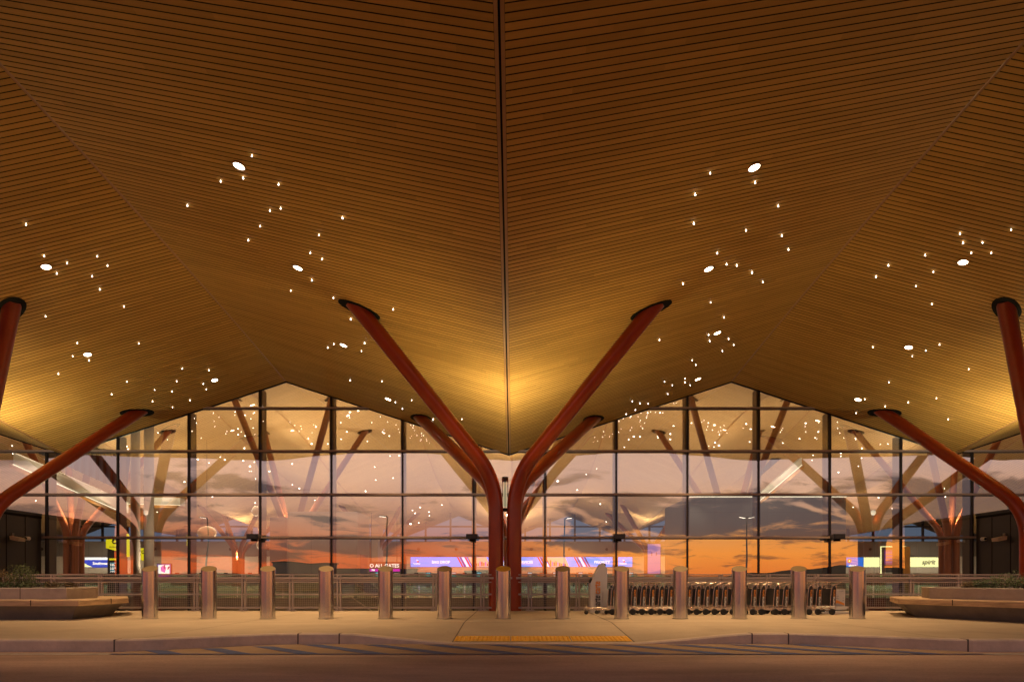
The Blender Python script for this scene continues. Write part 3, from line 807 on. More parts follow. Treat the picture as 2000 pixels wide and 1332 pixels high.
def leaves(b, c, rx, ry, rz, n, size, rng, hollow=.35):
    for _ in range(n):
        d = Vector((rng.gauss(0, 1), rng.gauss(0, 1), rng.gauss(0, 1))).normalized()
        q = hollow + (1 - hollow) * rng.random() ** .6
        lump = 1 + .22 * math.sin(d.x * 5 + c[0] * 3) * math.sin(d.z * 6 + 1) + .12 * math.sin(d.y * 9)
        p = Vector((c[0] + d.x * rx * q * lump, c[1] + d.y * ry * q * lump, c[2] + d.z * rz * q * lump))
        u = Vector((rng.gauss(0, 1), rng.gauss(0, 1), rng.gauss(0, 1))).normalized()
        w = u.orthogonal().normalized(); s = size * (.6 + .8 * rng.random())
        b.add([p - u * s, p + w * s * .35, p + u * s, p - w * s * .35], [(0, 1, 2, 3)])
def shrub(x, y, z, rx, rz, m, lab, n=500, size=.03, name='shrub', group=None, sd=0, lift=.8):
    rng = random.Random(sd)
    t = empty(name, (x, y, z), lab, 'plant', group)
    b = MB(); leaves(b, (0, 0, rz * lift), rx, rx, rz, n, size, rng); b.build('foliage', m, t)
    s = MB()
    for k in range(6):
        a = k * 1.05 + rng.random(); s.tube([(.02 * math.cos(a), .02 * math.sin(a), -.05), (rx * .25 * math.cos(a), rx * .25 * math.sin(a), rz * .5), (rx * .6 * math.cos(a), rx * .6 * math.sin(a), rz * (.8 + .5 * rng.random()))], [.010, .007, .003], 5)
    s.build('stem', MT['stem'], t)
shrub(PX(45, 15), 15.0, .60, .29, .30, MT['leaf_a'], 'round olive green bush in the left planter', 1500, .020, sd=2)
shrub(PX(5, 15.4), 15.4, .60, .22, .24, MT['leaf_c'], 'reddish brown bush at the left edge of the left planter', 700, .022, sd=5)
lp = [(14, 'leaf_b', 'low dark green clump'), (32, 'leaf_b', 'low spiky green clump'), (60, 'leaf_a', 'low pale green clump'), (82, 'leaf_b', 'low dark clump right of the round bush'), (103, 'leaf_c', 'low rusty clump'), (124, 'leaf_c', 'low golden clump at the right end')]
for i, (px, m, lab) in enumerate(lp):
    shrub(PX(px, 14.7), 14.7 + .2 * (i % 2), .58, .17, .10, MT[m], lab + (' in the left planter' if 'end' in lab or 'bush' in lab else ' in the left planter beneath the bush, %s' % ('first from the frame edge', 'second from the frame edge', 'third from the frame edge', '', 'next to the golden end clump')[i]), 220, .026, 'low_plant', 'low plants in the left planter', sd=20 + i)
rp = [(1890, .13, .11, 'leaf_c', 'small rusty clump at the left end'), (1912, .16, .12, 'leaf_b', 'low dark evergreen clump beside the rusty one'), (1936, .17, .15, 'leaf_b', 'low dark green clump in the middle'), (1960, .22, .19, 'leaf_a', 'taller olive evergreen'), (1985, .24, .22, 'leaf_b', 'tallest dark evergreen at the frame edge'), (2003, .2, .16, 'leaf_a', 'olive evergreen cut by the frame edge')]
for i, (px, rx, rz, m, lab) in enumerate(rp):
    shrub(PX(px, 14.2), 14.2, .58, rx, rz, MT[m], lab + ' of the right planter', 420, .026, 'low_plant', 'evergreens in the right planter', sd=40 + i)

# ------------------------------------------------------------------ luggage trolleys
TY = 15.55
cx_list = [1196, 1217, 1236, 1254, 1271.5, 1289, 1307, 1325, 1343, 1360.5, 1378, 1395.5, 1413, 1431, 1450, 1470, 1487, 1514, 1532, 1549, 1566, 1580, 1597, 1625]
ORD = 'first second third fourth fifth sixth seventh eighth ninth tenth eleventh twelfth'.split()
def make_cart():
    t = empty('luggage_trolley', (0, 0, 0), '', 'luggage trolley')
    hw = .25
    b = MB()
    for y in (-hw, hw):
        b.tube(smooth_path([(-.02, y, .10), (.015, y, .55), (.06, y, .665), (.13, y, .70), (.24, y, .735)], .05), .0085, 6)
        b.tube([(.10, y, .12), (.125, y, .62), (.135, y, .70)], .008, 6)
        b.tube(smooth_path([(.10, y, .12), (-.04, y, .16), (-.30, y, .13), (-.58, y, .115)], .06), .008, 6)
        b.tube([(-.02, y, .10), (-.52, y, .16)], .007, 6)
    for x, z in ((-.58, .115), (-.3, .13), (.0, .14), (.03, .60), (.07, .672)): b.tube([(x, -hw, z), (x, hw, z)], .0075, 6)
    b.build('frame', MT['chrome'], t)
    b = MB(); b.tube([(.24, -hw - .02, .735), (.24, hw + .02, .735)], .012, 8); b.build('handle', MT['chrome'], t)
    for y in (-hw - .012, hw + .006):
        b = MB(); b.slab([(.005, .205), (.095, .205), (.118, .60), (.085, .655), (.04, .62), (.022, .56)], y, y + .006); p = b.build('side_panel', MT['cartpanel'], t)
        if y < 0:
            text('lettering', 'smarte', .078, MT['white_ink'], p, Matrix.Translation((.062, y - .003, .30)) @ Matrix.Rotation(R(2.5), 4, 'Y') @ UPRIGHT, bold=.001)
            text('lettering', 'carte', .078, MT['orange_ink'], p, Matrix.Translation((.070, y - .003, .485)) @ Matrix.Rotation(R(2.5), 4, 'Y') @ UPRIGHT, bold=.001)
    b = MB(); b.add([(.012, -hw, .22), (.012, hw, .22), (.045, hw, .58), (.045, -hw, .58), (.006, -hw, .22), (.006, hw, .22), (.039, hw, .58), (.039, -hw, .58)], [(0, 1, 2, 3), (7, 6, 5, 4), (0, 3, 7, 4), (1, 5, 6, 2)]); b.build('back_panel', MT['cartpanel'], t)
    for y in (-hw - .005, hw + .005):
        b = MB(); b.lathe([(.045, -.018), (.066, -.018), (.072, -.008), (.072, .008), (.066, .018), (.045, .018), (.045, -.018)], c=(.03, y, .072), seg=20, axis='Y'); w = b.build('wheel', MT['rubber'], t)
        b = MB(); b.lathe([(0, -.014), (.046, -.014), (.046, .014), (0, .014)], c=(.03, y, .072), seg=20, axis='Y'); b.build('hub', MT['hub'], w)
    b = MB(); b.lathe([(0, -.014), (.044, -.014), (.048, 0), (.044, .014), (0, .014)], c=(-.53, 0, .048), seg=14, axis='Y'); b.tube([(-.53, 0, .05), (-.55, 0, .12)], .01, 6); b.build('caster', MT['rubber'], t)
    return t
cart = make_cart()
NC = len(cx_list)
for i, px in enumerate(cx_list):
    o = cart if i == 0 else copy_tree(cart)
    o.location = (PX(px, TY - .25) - .03, TY, .003)
    if i < 12: lab = ORD[i] + ' nested luggage trolley counted from the white kiosk'
    else: lab = ORD[NC - 1 - i] + ' nested luggage trolley counted from the low white dock'
    tag(o, lab, 'luggage trolley', 'nested luggage trolleys')
# kiosk
KY = 16.05
k = empty('trolley_kiosk', (PX(1168, KY), KY, 0), 'tall white wedge-topped trolley rental kiosk with vertical lettering', 'kiosk')
def kp(px, py): return (PX(px, KY) - k.location.x, PZ(py, KY))
b = MB(); z0 = .0
b.slab([(kp(1153, 0)[0], .003), (kp(1186, 0)[0], .003), kp(1186, 1110), kp(1180, 1101), kp(1172, 1101), kp(1153, 1140)], 0, .34); b.build('body', MT['kiosk'], k)
b = MB(); b.slab([kp(1176, 1099), kp(1183, 1100), kp(1184.5, 1104), kp(1179, 1101.3)], .05, .29); b.build('card_reader', MT['ink'], k)
b = MB(); b.slab([kp(1151, 1134), kp(1156, 1128), kp(1157.5, 1131.5), kp(1153.4, 1138.5)], .06, .28); b.build('coin_panel', MT['ink'], k)
b = MB(); b.box(kp(1178, 0)[0], kp(1190, 0)[0], -.02, .2, kp(0, 1180)[1], kp(0, 1151)[1]); b.build('latch_box', MT['kiosk'], k)
ts = .145; TALL = Matrix.Diagonal((1, 1.55, 1, 1))
text('lettering', 'smarte', ts, MT['ink'], k, Matrix.Translation((kp(1166.5, 0)[0], -.006, kp(0, 1179.5)[1])) @ UPRIGHT @ TALL, bold=.002, shear=.2)
text('lettering', 'carte', ts, MT['orange_ink'], k, Matrix.Translation((kp(1166.5, 0)[0], -.006, kp(0, 1147)[1])) @ UPRIGHT @ TALL, bold=.003)
# dock sign
DY = 15.9
d = empty('trolley_dock', (PX(1632, DY), DY, 0), 'low white trolley dock with a small printed panel and orange chevron', 'dock sign')
def dp(px, py): return (PX(px, DY) - d.location.x, PZ(py, DY))
b = MB(); b.slab([(dp(1600, 0)[0], .01), (dp(1656, 0)[0], .01), (dp(1656, 0)[0], .05), (dp(1600, 0)[0], .05)], -.2, .35)
b.slab([dp(1604, 1190), dp(1650, 1190), dp(1656, 1184), dp(1607, 1184)], -.05, .3); b.build('base', MT['kiosk'], d)
b = MB(); b.slab([dp(1600, 1193), dp(1655, 1191.5), dp(1655, 1189.5), dp(1600, 1191)], -.06, -.052); b.build('edge_stripe', MT['ink'], d)
b = MB(); b.slab([dp(1624, 1183.6), dp(1650.5, 1183.6), dp(1651, 1150.5), dp(1625, 1150.5)], 0, .05); pn = b.build('sign_panel', MT['kiosk'], d)
b = MB(); b.slab([dp(1624.5, 1179), dp(1634, 1171), dp(1649, 1177.5), dp(1649, 1182), dp(1624.5, 1182)], -.006, -.001); b.build('orange_chevron', MT['orange_ink'], pn)
b = MB(); b.slab([dp(1624.5, 1181), dp(1635, 1177), dp(1649, 1181.5), dp(1649, 1182.6), dp(1624.5, 1182.6)], -.010, -.007); b.build('grey_chevron', MT['grey_ink'], pn)
text('lettering', 'CART', .05, MT['grey_ink'], pn, Matrix.Translation((dp(1644, 0)[0], -.004, dp(0, 1154)[1])) @ FACE)
b = MB()
for (x, y, w) in ((1632, 1161, 6), (1634, 1164, 8), (1633, 1167, 6), (1636, 1168.5, 5), (1647, 1167, 2), (1647, 1172, 3)):
    b.slab([dp(x - w / 2, y + .7), dp(x + w / 2, y + .4), dp(x + w / 2, y - .4), dp(x - w / 2, y - .7)], -.005, -.001)
b.build('printed_map', MT['grey_ink'], pn)

# ------------------------------------------------------------------ the hall behind the glass
HR = empty('hall_roof', (0, 0, 0), 'folded pale timber ceiling of the lit hall behind the glass', 'hall ceiling')
ysI = [YG + .004 + (96 - YG) * i / 70 for i in range(71)]
for kk in range(-9, 9):
    xa, xb = kk * W / 2, (kk + 1) * W / 2; m = MB(); v = [(x, y, roof_in(x, y) + .02) for y in ysI for x in (xa, xb)]
    m.add(v, [(2 * j, 2 * j + 1, 2 * j + 3, 2 * j + 2) for j in range(70)]); m.build('ceiling_panel', MT['wood_in'], HR)
sm_ = MB()
for kk in range(-9, 10):
    x = kk * W / 2
    for j in range(70):
        a, b_ = ysI[j], ysI[j + 1]
        sm_.add([(x - .05, a, roof_in(x, a) - .0), (x + .05, a, roof_in(x, a)), (x + .05, b_, roof_in(x, b_)), (x - .05, b_, roof_in(x, b_))], [(0, 1, 2, 3)])
sm_.build('ceiling_seam', MT['wood_trim'], HR)
fl = MB(); fl.box(-64, 64, 30.05, 97, -.9, -.02); struct(fl.build('hall_floor', MT['hall_floor']))
se = MB(); se.box(-64, 64, 29.98, 30.04, -.95, -.015); struct(se.build('slab_edge', MT['tower_dark']))
lf = MB(); lf.box(-64, 64, 17.45, 30, -5.4, -5.0); struct(lf.build('lower_floor', MT['hall_floor']))
for sg, lab in ((-1, 'pale side wall of the hall at the left'), (1, 'pale side wall of the hall at the right')):
    b = MB(); x0, x1 = sorted((sg * 64, sg * 64.4)); b.box(x0, x1, YG + .5, 97, -5, 15); tag(b.build('hall_side_wall', MT['wall_grey']), lab, 'wall', 'hall side walls')
# end wall
EY = 90
ew = empty('hall_end_wall', (0, EY, 0), 'pale wall at the far end of the hall behind the check-in signs', 'wall')
boxobj('white_wall', MT['grille'], ew, -64, 64, 0, .3, 0, PZ(1086, EY)); 
boxobj('panel_band', MT['band'], ew, -64, 64, -.1, .3, PZ(1086, EY) + .01, PZ(1057, EY))
b = MB(); zz = PZ(1057, EY)
for i in range(40):
    x = -64 + 128 * i / 39; b.box(x - .12, x + .12, 0, .25, zz, 11)
b.box(-64, 64, 0, .25, 7.6, 7.8); b.build('window_frame', MT['mull'], ew)
b = MB()
for i in range(26): x = -62 + 124 * i / 25; b.lathe([(0, -.12), (.16, -.10), (.2, 0)], c=(x, -.1, PZ(1072, EY)), seg=10, axis='Y')
b.build('camera_dome', MT['ink'], ew)
# counters
for i, (x, lab) in enumerate(((-11, 'long check-in counter below the bag drop sign'), (6, 'long check-in counter right of the central columns'), (33, 'check-in counter below the cream sign'), (-36, 'check-in counter below the royal blue sign'))):
    t = empty('check_in_counter', (x, 84, -.02), lab, 'counter', 'check-in counters')
    boxobj('front', MT['tower_dark'], t, -6, 6, 0, .6, 0, 1.05); boxobj('counter_top', MT['kiosk'], t, -6.1, 6.1, -.05, .65, 1.053, 1.10)
    b = MB()
    for j in range(8): xx_ = -5.4 + j * 1.5; b.box(xx_ - .25, xx_ + .25, .2, .24, 1.25, 1.6); b.box(xx_ - .03, xx_ + .03, .2, .23, 1.1, 1.25)
    b.build('monitor', MT['ink'], t)
# barrier kiosks (self-service) as individual things
kio = None
for i in range(12):
    x = -13 + i * 2.45
    lab = '%s self-service check-in kiosk from the left in the hall row' % ORD[i]
    if kio is None:
        kio = empty('check_in_kiosk', (x, 66, -.02), lab, 'check-in kiosk', 'self-service check-in kiosks')
        b = MB(); b.slab([(-.22, 0), (.22, 0), (.18, 1.0), (-.18, 1.0)], 0, .3); b.build('pedestal', MT['tower_dark'], kio)
        b = MB(); b.box(-.24, .24, -.02, .05, 1.0, 1.5); s = b.build('monitor', MT['ink'], kio)
        b = MB(); b.box(-.2, .2, -.03, -.022, 1.05, 1.45); b.build('screen', MT['s_teal'], s); o = kio
    else: o = copy_tree(kio); o.location = (x, 66, -.02); tag(o, lab, 'check-in kiosk', 'self-service check-in kiosks')

def sign(name, x0, x1, y0, y1, Y, m, lab, cat='sign', dep=.15, rim=True):
    """flat display given by its photo box at depth Y"""
    c = P((x0 + x1) / 2, (y0 + y1) / 2, Y); t = empty(name, c, lab, cat)
    w, h = (x1 - x0) * Y / F / 2, (y1 - y0) * Y / F / 2
    boxobj('housing', MT['ink'], t, -w - .04, w + .04, .01, dep, -h - .04, h + .04)
    boxobj('screen', m, t, -w, w, 0, .008, -h, h)
    return t, (lambda px: (px - (x0 + x1) / 2) * Y / F), (lambda py: -(py - (y0 + y1) / 2) * Y / F), Y / F
def para(t, name, m, X, Z, pts, d=-.006):
    b = MB(); b.slab([(X(a), Z(c)) for a, c in pts], d, d + .004); return b.build(name, m, t)
# long check-in display
t, X, Z, q = sign('check_in_display', 802, 1235, 1087.5, 1106.5, 88, MT['s_blue'], 'long blue LED display reading bag drop, services and priority', 'display')
def eagle(cx, cy):
    para(t, 'emblem', MT['s_red'], X, Z, [(cx, cy + 3), (cx + 4, cy + 3), (cx + 3.5, cy - .5), (cx + 1, cy - 1)])
    para(t, 'emblem', MT['s_white'], X, Z, [(cx - 2, cy - 3), (cx + 1.5, cy - 2), (cx + 3.4, cy), (cx + .8, cy + .4)], -.012)
    para(t, 'emblem', MT['s_deep'], X, Z, [(cx - 4, cy - 5), (cx - .5, cy - 4), (cx - .2, cy - 2.6), (cx - 2.4, cy - 3.2)], -.017)
    text('lettering', 'American', 3.6 * q, MT['s_white'], t, Matrix.Translation((X(cx), -.01, Z(cy + 5.2))) @ FACE, bold=.01)
eagle(814, 1095); eagle(1217, 1095)
for px, w in ((861, 'BAG DROP'), (1026, 'SERVICES'), (1176, 'PRIORITY')):
    text('lettering', w, 7.2 * q, MT['s_white'], t, Matrix.Translation((X(px), -.01, Z(1097.5))) @ FACE, bold=.015)
for a, fl_ in ((892, 1), (1049, 1), (1120, -1), (965, -1)):
    cols = ['s_red', 's_navy', 's_white', 's_red', 's_navy']
    for i, c in enumerate(cols):
        x0 = a + i * 5 ; w = 3.6
        para(t, 'diagonal_band', MT[c], X, Z, [(x0 + 10, 1106.3), (x0 + 10 + w, 1106.3), (x0 + w, 1087.8), (x0, 1087.8)])
for a, b_ in ((920, 958), (1072, 1112)):
    para(t, 'skyline_picture', MT['s_peach'], X, Z, [(a + 4, 1106.3), (b_, 1106.3), (b_ - 8, 1087.8), (a - 6, 1087.8)], -.008)
    rg = random.Random(a)
    for i in range(9):
        x0 = a + 2 + i * 3.6; h = 4 + rg.random() * 9
        para(t, 'skyline_tower', MT[('s_orange', 's_pink', 's_red')[i % 3]], X, Z, [(x0, 1105), (x0 + 2.4, 1105), (x0 + 2.4, 1105 - h), (x0, 1105 - h)], -.013)
# royal blue sign
t, X, Z, q = sign('airline_sign', 164, 222, 1088, 1107.5, 88, MT['s_deep'], 'royal blue airline sign reading Southwest at far left in the hall')
para(t, 'white_band', MT['s_white'], X, Z, [(164, 1093), (222, 1093), (222, 1088.2), (164, 1088.2)])
para(t, 'yellow_curve', MT['s_cream'], X, Z, [(164, 1107), (181, 1107), (172, 1103.5), (164, 1098.5)])
text('lettering', 'Southwest', 7.2 * q, MT['s_white'], t, Matrix.Translation((X(196.5), -.01, Z(1100))) @ FACE, bold=.02)
para(t, 'heart_emblem', MT['s_red'], X, Z, [(211, 1101.5), (213, 1099.5), (212, 1098), (211, 1098.8), (210, 1098), (209, 1099.5)], -.012)
# cream sign, azure sign
t, X, Z, q = sign('airline_sign', 1687, 1842, 1088, 1107, 88, MT['s_cream'], 'long cream airline sign reading spirit in black at the right of the hall')
for px in (1813, 1731): text('lettering', 'spirit', 12.5 * q, MT['ink'], t, Matrix.Translation((X(px), -.012, Z(1097.5))) @ FACE, bold=.02, shear=.25)
t, X, Z, q = sign('airline_sign', 1653, 1686.4, 1088, 1107, 88, MT['s_cyan'], 'small azure airline sign with an orange sun emblem beside the cream sign')
b = MB(); b.lathe([(0, -.008), (4.2 * q, -.008), (4.2 * q, -.003)], c=(X(1659), 0, Z(1095)), seg=18, axis='Y'); b.build('sun_emblem', MT['s_orange'], t)
b = MB(); b.lathe([(0, -.014), (1.7 * q, -.014), (1.7 * q, -.009)], c=(X(1659), 0, Z(1095)), seg=12, axis='Y'); b.build('sun_centre', MT['s_cream'], t)
text('lettering', 'allegiant', 4.6 * q, MT['s_white'], t, Matrix.Translation((X(1665), -.01, Z(1104))) @ FACE, bold=.012)
# gates sign
t, X, Z, q = sign('gates_sign', 716, 782, 1097.5, 1117, 70, MT['tower_dark'], 'hanging sign reading to all gates with a magenta strip below')
text('lettering', 'TO ALL GATES', 9.6 * q, MT['s_white'], t, Matrix.Translation((X(748), -.012, Z(1104.5))) @ FACE, bold=.01)
para(t, 'magenta_strip', MT['s_mag'], X, Z, [(722, 1115.5), (781, 1115.5), (781, 1110.5), (722, 1110.5)])
text('lettering', 'PM', 5 * q, MT['s_white'], t, Matrix.Translation((X(729), -.016, Z(1113))) @ FACE, bold=.01)
b = MB()
for px in (725, 775): b.tube([(X(px), .08, Z(1097)), (X(px), .08, 5.6)], .03, 6)
b.build('hanger', MT['ink'], t)
# pylon with yellow head
def pylon(x0, x1, y0, ym, y1, Y, lab, cut=(6, 4)):
    c = Vector((PX((x0 + x1) / 2, Y), Y, 0)); t = empty('wayfinding_pylon', c, lab, 'pylon sign')
    X = lambda px: (px - (x0 + x1) / 2) * Y / F
    Zz = lambda py: PZ(py, Y)
    b = MB(); b.slab([(X(x0), Zz(ym)), (X(x1), Zz(ym + cut[0])), (X(x1), Zz(y0)), (X(x0), Zz(y0 + cut[1]))], -.06, .2); b.build('yellow_head', MT['s_yellow'], t)
    b = MB(); b.slab([(X(x0 + 2), -.02), (X(x1 - 1), -.02), (X(x1 - 1), Zz(ym)), (X(x0 + 2), Zz(ym))], 0, .15); p = b.build('pillar', MT['ink'], t)
    return t, p, X, Zz
t, p, X, Zz = pylon(208, 230, 1046, 1070, 1120, 40, 'tall black directory pylon with a glowing yellow plane head at left in the hall')
b = MB(); b.lathe([(0, -.07), (.16, -.07), (.16, -.062)], c=(X(225), 0, Zz(1057)), seg=18, axis='Y'); b.build('plane_roundel', MT['ink'], t)
b = MB(); b.slab([(X(222), Zz(1057.6)), (X(225), Zz(1056)), (X(226), Zz(1053)), (X(227), Zz(1056)), (X(229), Zz(1057.6)), (X(225.5), Zz(1060))], -.08, -.074); b.build('plane_symbol', MT['s_yellow'], t)
text('lettering', 'Airline', .17, MT['ink'], t, Matrix.Translation((X(222), -.066, Zz(1068))) @ FACE)
b = MB(); b.slab([(X(213.5), Zz(1093.5)), (X(227), Zz(1093.5)), (X(227), Zz(1090)), (X(213.5), Zz(1090))], -.01, -.002); b.build('yellow_line', MT['s_yellow'], p)
for i in range(8):
    b = MB(); y = 1099 + i * 2.4; b.slab([(X(218), Zz(y + .7)), (X(226 - (i * 7 % 4)), Zz(y + .7)), (X(226 - (i * 7 % 4)), Zz(y - .6)), (X(218), Zz(y - .6))], -.01, -.002)
    b.slab([(X(215.4), Zz(y + .8)), (X(216.8), Zz(y + .8)), (X(216.8), Zz(y - .7)), (X(215.4), Zz(y - .7))], -.01, -.002); b.build('directory_line', MT['s_white' if i % 3 else 's_teal'], p)
t, p, X, Zz = pylon(366, 380, 1037, 1066, 1120, 36, 'black information pylon with a yellow pointed head beside the left mullion', (-6, 8))
b = MB(); b.slab([(X(369), Zz(1086)), (X(376), Zz(1086)), (X(376), Zz(1082.5)), (X(369), Zz(1082.5))], -.01, -.002); b.build('yellow_line', MT['s_yellow'], p)
for i in range(4):
    y = 1091 + i * 5.2
    b = MB(); b.slab([(X(369), Zz(y + 1.5)), (X(372), Zz(y + 1.5)), (X(371.6), Zz(y - 1.5)), (X(369), Zz(y - 1.2))], -.01, -.002); b.slab([(X(373.4), Zz(y + 1.2)), (X(376.5), Zz(y + 1.5)), (X(375), Zz(y - 1.5)), (X(373), Zz(y - 1))], -.01, -.002)
    b.build('pictogram', MT[('s_teal', 's_teal', 's_red', 's_cyan')[i]], p)
for (x0, x1, y0, y1, Y, lab, txt) in ((243, 251, 1042, 1087, 39, 'narrow glowing yellow blade sign with rounded top in the hall', None), (275, 285, 1070, 1093, 42, 'small yellow plane sign hanging in the hall', 1)):
    c = P((x0 + x1) / 2, (y0 + y1) / 2, Y); t = empty('yellow_sign', c, lab, 'sign'); w, h = (x1 - x0) * Y / F / 2, (y1 - y0) * Y / F / 2
    b = MB(); b.slab([(-w, -h), (w, -h - (.1 if txt else 0)), (w, h - (.0 if txt else .12)), (w * .5, h), (-w, h)], 0, .12); b.build('panel', MT['s_yellow'], t)
    if txt:
        b = MB(); b.lathe([(0, -.01), (.11, -.01), (.11, -.003)], c=(-.01, 0, .12), seg=16, axis='Y'); b.build('plane_roundel', MT['ink'], t)
        b = MB(); b.slab([(-.08, .10), (-.01, .2), (.06, .10), (-.01, .07)], -.02, -.013); b.build('plane_symbol', MT['s_yellow'], t)
    b = MB(); b.box(-.02, .02, .04, .08, -c.z - .02 if not txt else h, -h if not txt else 4.2); b.build('support', MT['ink'], t)
# pink art screen
t, X, Z, q = sign('art_screen', 307, 333, 1101, 1122, 45, MT['s_lav'], 'glowing pink and violet picture screen near the second bollard', 'screen')
para(t, 'picture_patch', MT['s_white'], X, Z, [(309, 1120), (331, 1120), (331, 1103), (309, 1103)])
para(t, 'picture_patch', MT['s_pink'], X, Z, [(315, 1115), (322, 1118), (325, 1108), (318, 1104), (314, 1108)], -.012)
para(t, 'picture_patch', MT['s_plum'], X, Z, [(320, 1110), (323, 1110), (323, 1103), (320, 1103)], -.018)
para(t, 'picture_patch', MT['s_plum'], X, Z, [(327, 1112), (329, 1112), (332, 1106), (328, 1106)], -.018)
para(t, 'picture_base', MT['s_mag'], X, Z, [(307, 1126), (333, 1126), (333, 1122.6), (307, 1122.6)])
# lavender banner
t, X, Z, q = sign('banner_screen', 1265, 1290, 1062, 1121, 60, MT['s_lav'], 'tall lavender lit banner screen right of the blue display', 'screen')
for px in (1272, 1281): para(t, 'banner_stripe', MT['s_plum'], X, Z, [(px, 1085), (px + 2, 1085), (px + 2, 1078), (px, 1078)])
# flight board
t, X, Z, q = sign('flight_board', 1722, 1768, 1069, 1116, 40, MT['tower_dark'], 'flight information board with a glowing yellow frame at right in the hall', 'display')
b = MB(); z0, z1 = Z(1117), Z(1068)
b.box(X(1720), X(1721.6), -.02, .05, z0 - .4, z1); b.box(X(1720), X(1769), -.02, .05, z1 + .002, z1 + .05); b.build('lit_frame', MT['s_cream'], t)
para(t, 'board_panel', MT['s_plum'], X, Z, [(1727, 1102), (1744, 1102), (1744, 1074), (1727, 1074)])
para(t, 'board_panel', MT['s_navy'], X, Z, [(1745, 1102), (1764, 1102), (1764, 1074), (1745, 1074)])
for i in range(7): para(t, 'board_line', MT['s_orange' if i % 2 else 's_lav'], X, Z, [(1729, 1079.6 + i * 3), (1762 - i % 3 * 5, 1079.6 + i * 3), (1762 - i % 3 * 5, 1078.6 + i * 3), (1729, 1078.6 + i * 3)], -.012)
para(t, 'amber_strip', MT['s_orange'], X, Z, [(1727, 1108), (1764, 1108), (1764, 1105.5), (1727, 1105.5)])
b = MB(); c = P(1771, 1100, 39.5); b.box(-.2, .2, 0, .5, 0, PZ(1067, 39.5) + .02); tag(b.build('amber_pillar', MT['amber'], None, (c.x, 39.5, -.02)), 'amber yellow clad pillar beside the flight board', 'pillar')
# stone lift tower and companions
t = empty('lift_tower', (PX(630, 40), 40, -.02), 'large pale stone lift tower standing inside the hall', 'lift tower'); ox = t.location.x
boxobj('shaft', MT['tower'], t, PX(562, 40) - ox, PX(698, 40) - ox, 0, 3.4, 0, PZ(998, 40))
b = MB()
for px in (563, 607, 652): b.box(PX(px, 40) - ox + .02, PX(px, 40) - ox + .035, -.006, -.001, 0, PZ(998, 40))
b.build('panel_joint', MT['tower_dark'], t)
boxobj('door_recess', MT['tower_dark'], t, PX(698, 40) - ox + .003, PX(698, 40) - ox + .02, .7, 2.7, 0, 2.3)
b = MB(); b.box(PX(527, 44), PX(560, 44), 44, 47, -.02, PZ(1010, 44)); tag(b.build('stone_core', MT['tower_dark']), 'dark stone service core just left of the lift tower', 'wall block')
b = MB(); b.box(PX(724, 74), PX(738, 74), 74, 77, -.02, PZ(1023, 74)); tag(b.build('stone_core', MT['tower']), 'small pale stone block just right of the lift tower', 'wall block')
# grey panelled volume on the right with light slot
t = empty('panelled_volume', (PX(1455, 38), 38, -.02), 'big grey panelled volume with a light strip along its top at right in the hall', 'wall block'); ox = t.location.x
x0, x1 = PX(1345, 38) - ox, PX(1652, 38) - ox
b = MB(); b.box(x0, x1, 0, 6, 0, PZ(970, 38)); b.build('wall', MT['volume'], t)
b = MB()
for i in range(1, 6): x = x0 + (x1 - x0) * i / 6; b.box(x - .012, x + .012, -.005, .0, 0, PZ(970, 38))
b.box(x0, x1, -.004, -.001, PZ(1000, 38), PZ(999, 38)); b.build('panel_joint', MT['tower_dark'], t)
b = MB(); b.box(x0, x1, -.08, -.01, PZ(970, 38), PZ(968.6, 38)); b.build('light_strip', MT['coveglow'], t)
L = bpy.data.lights.new('cove_beam', 'SPOT'); L.energy = 120; L.color = (1, .85, .6); L.spot_size = R(100); L.spot_blend = 1
lo = bpy.data.objects.new('cove_beam', L); C.objects.link(lo); lo.location = (PX(1360, 37.5), 37.3, PZ(969, 38) + .1); lo.rotation_euler = (0, 0, 0)
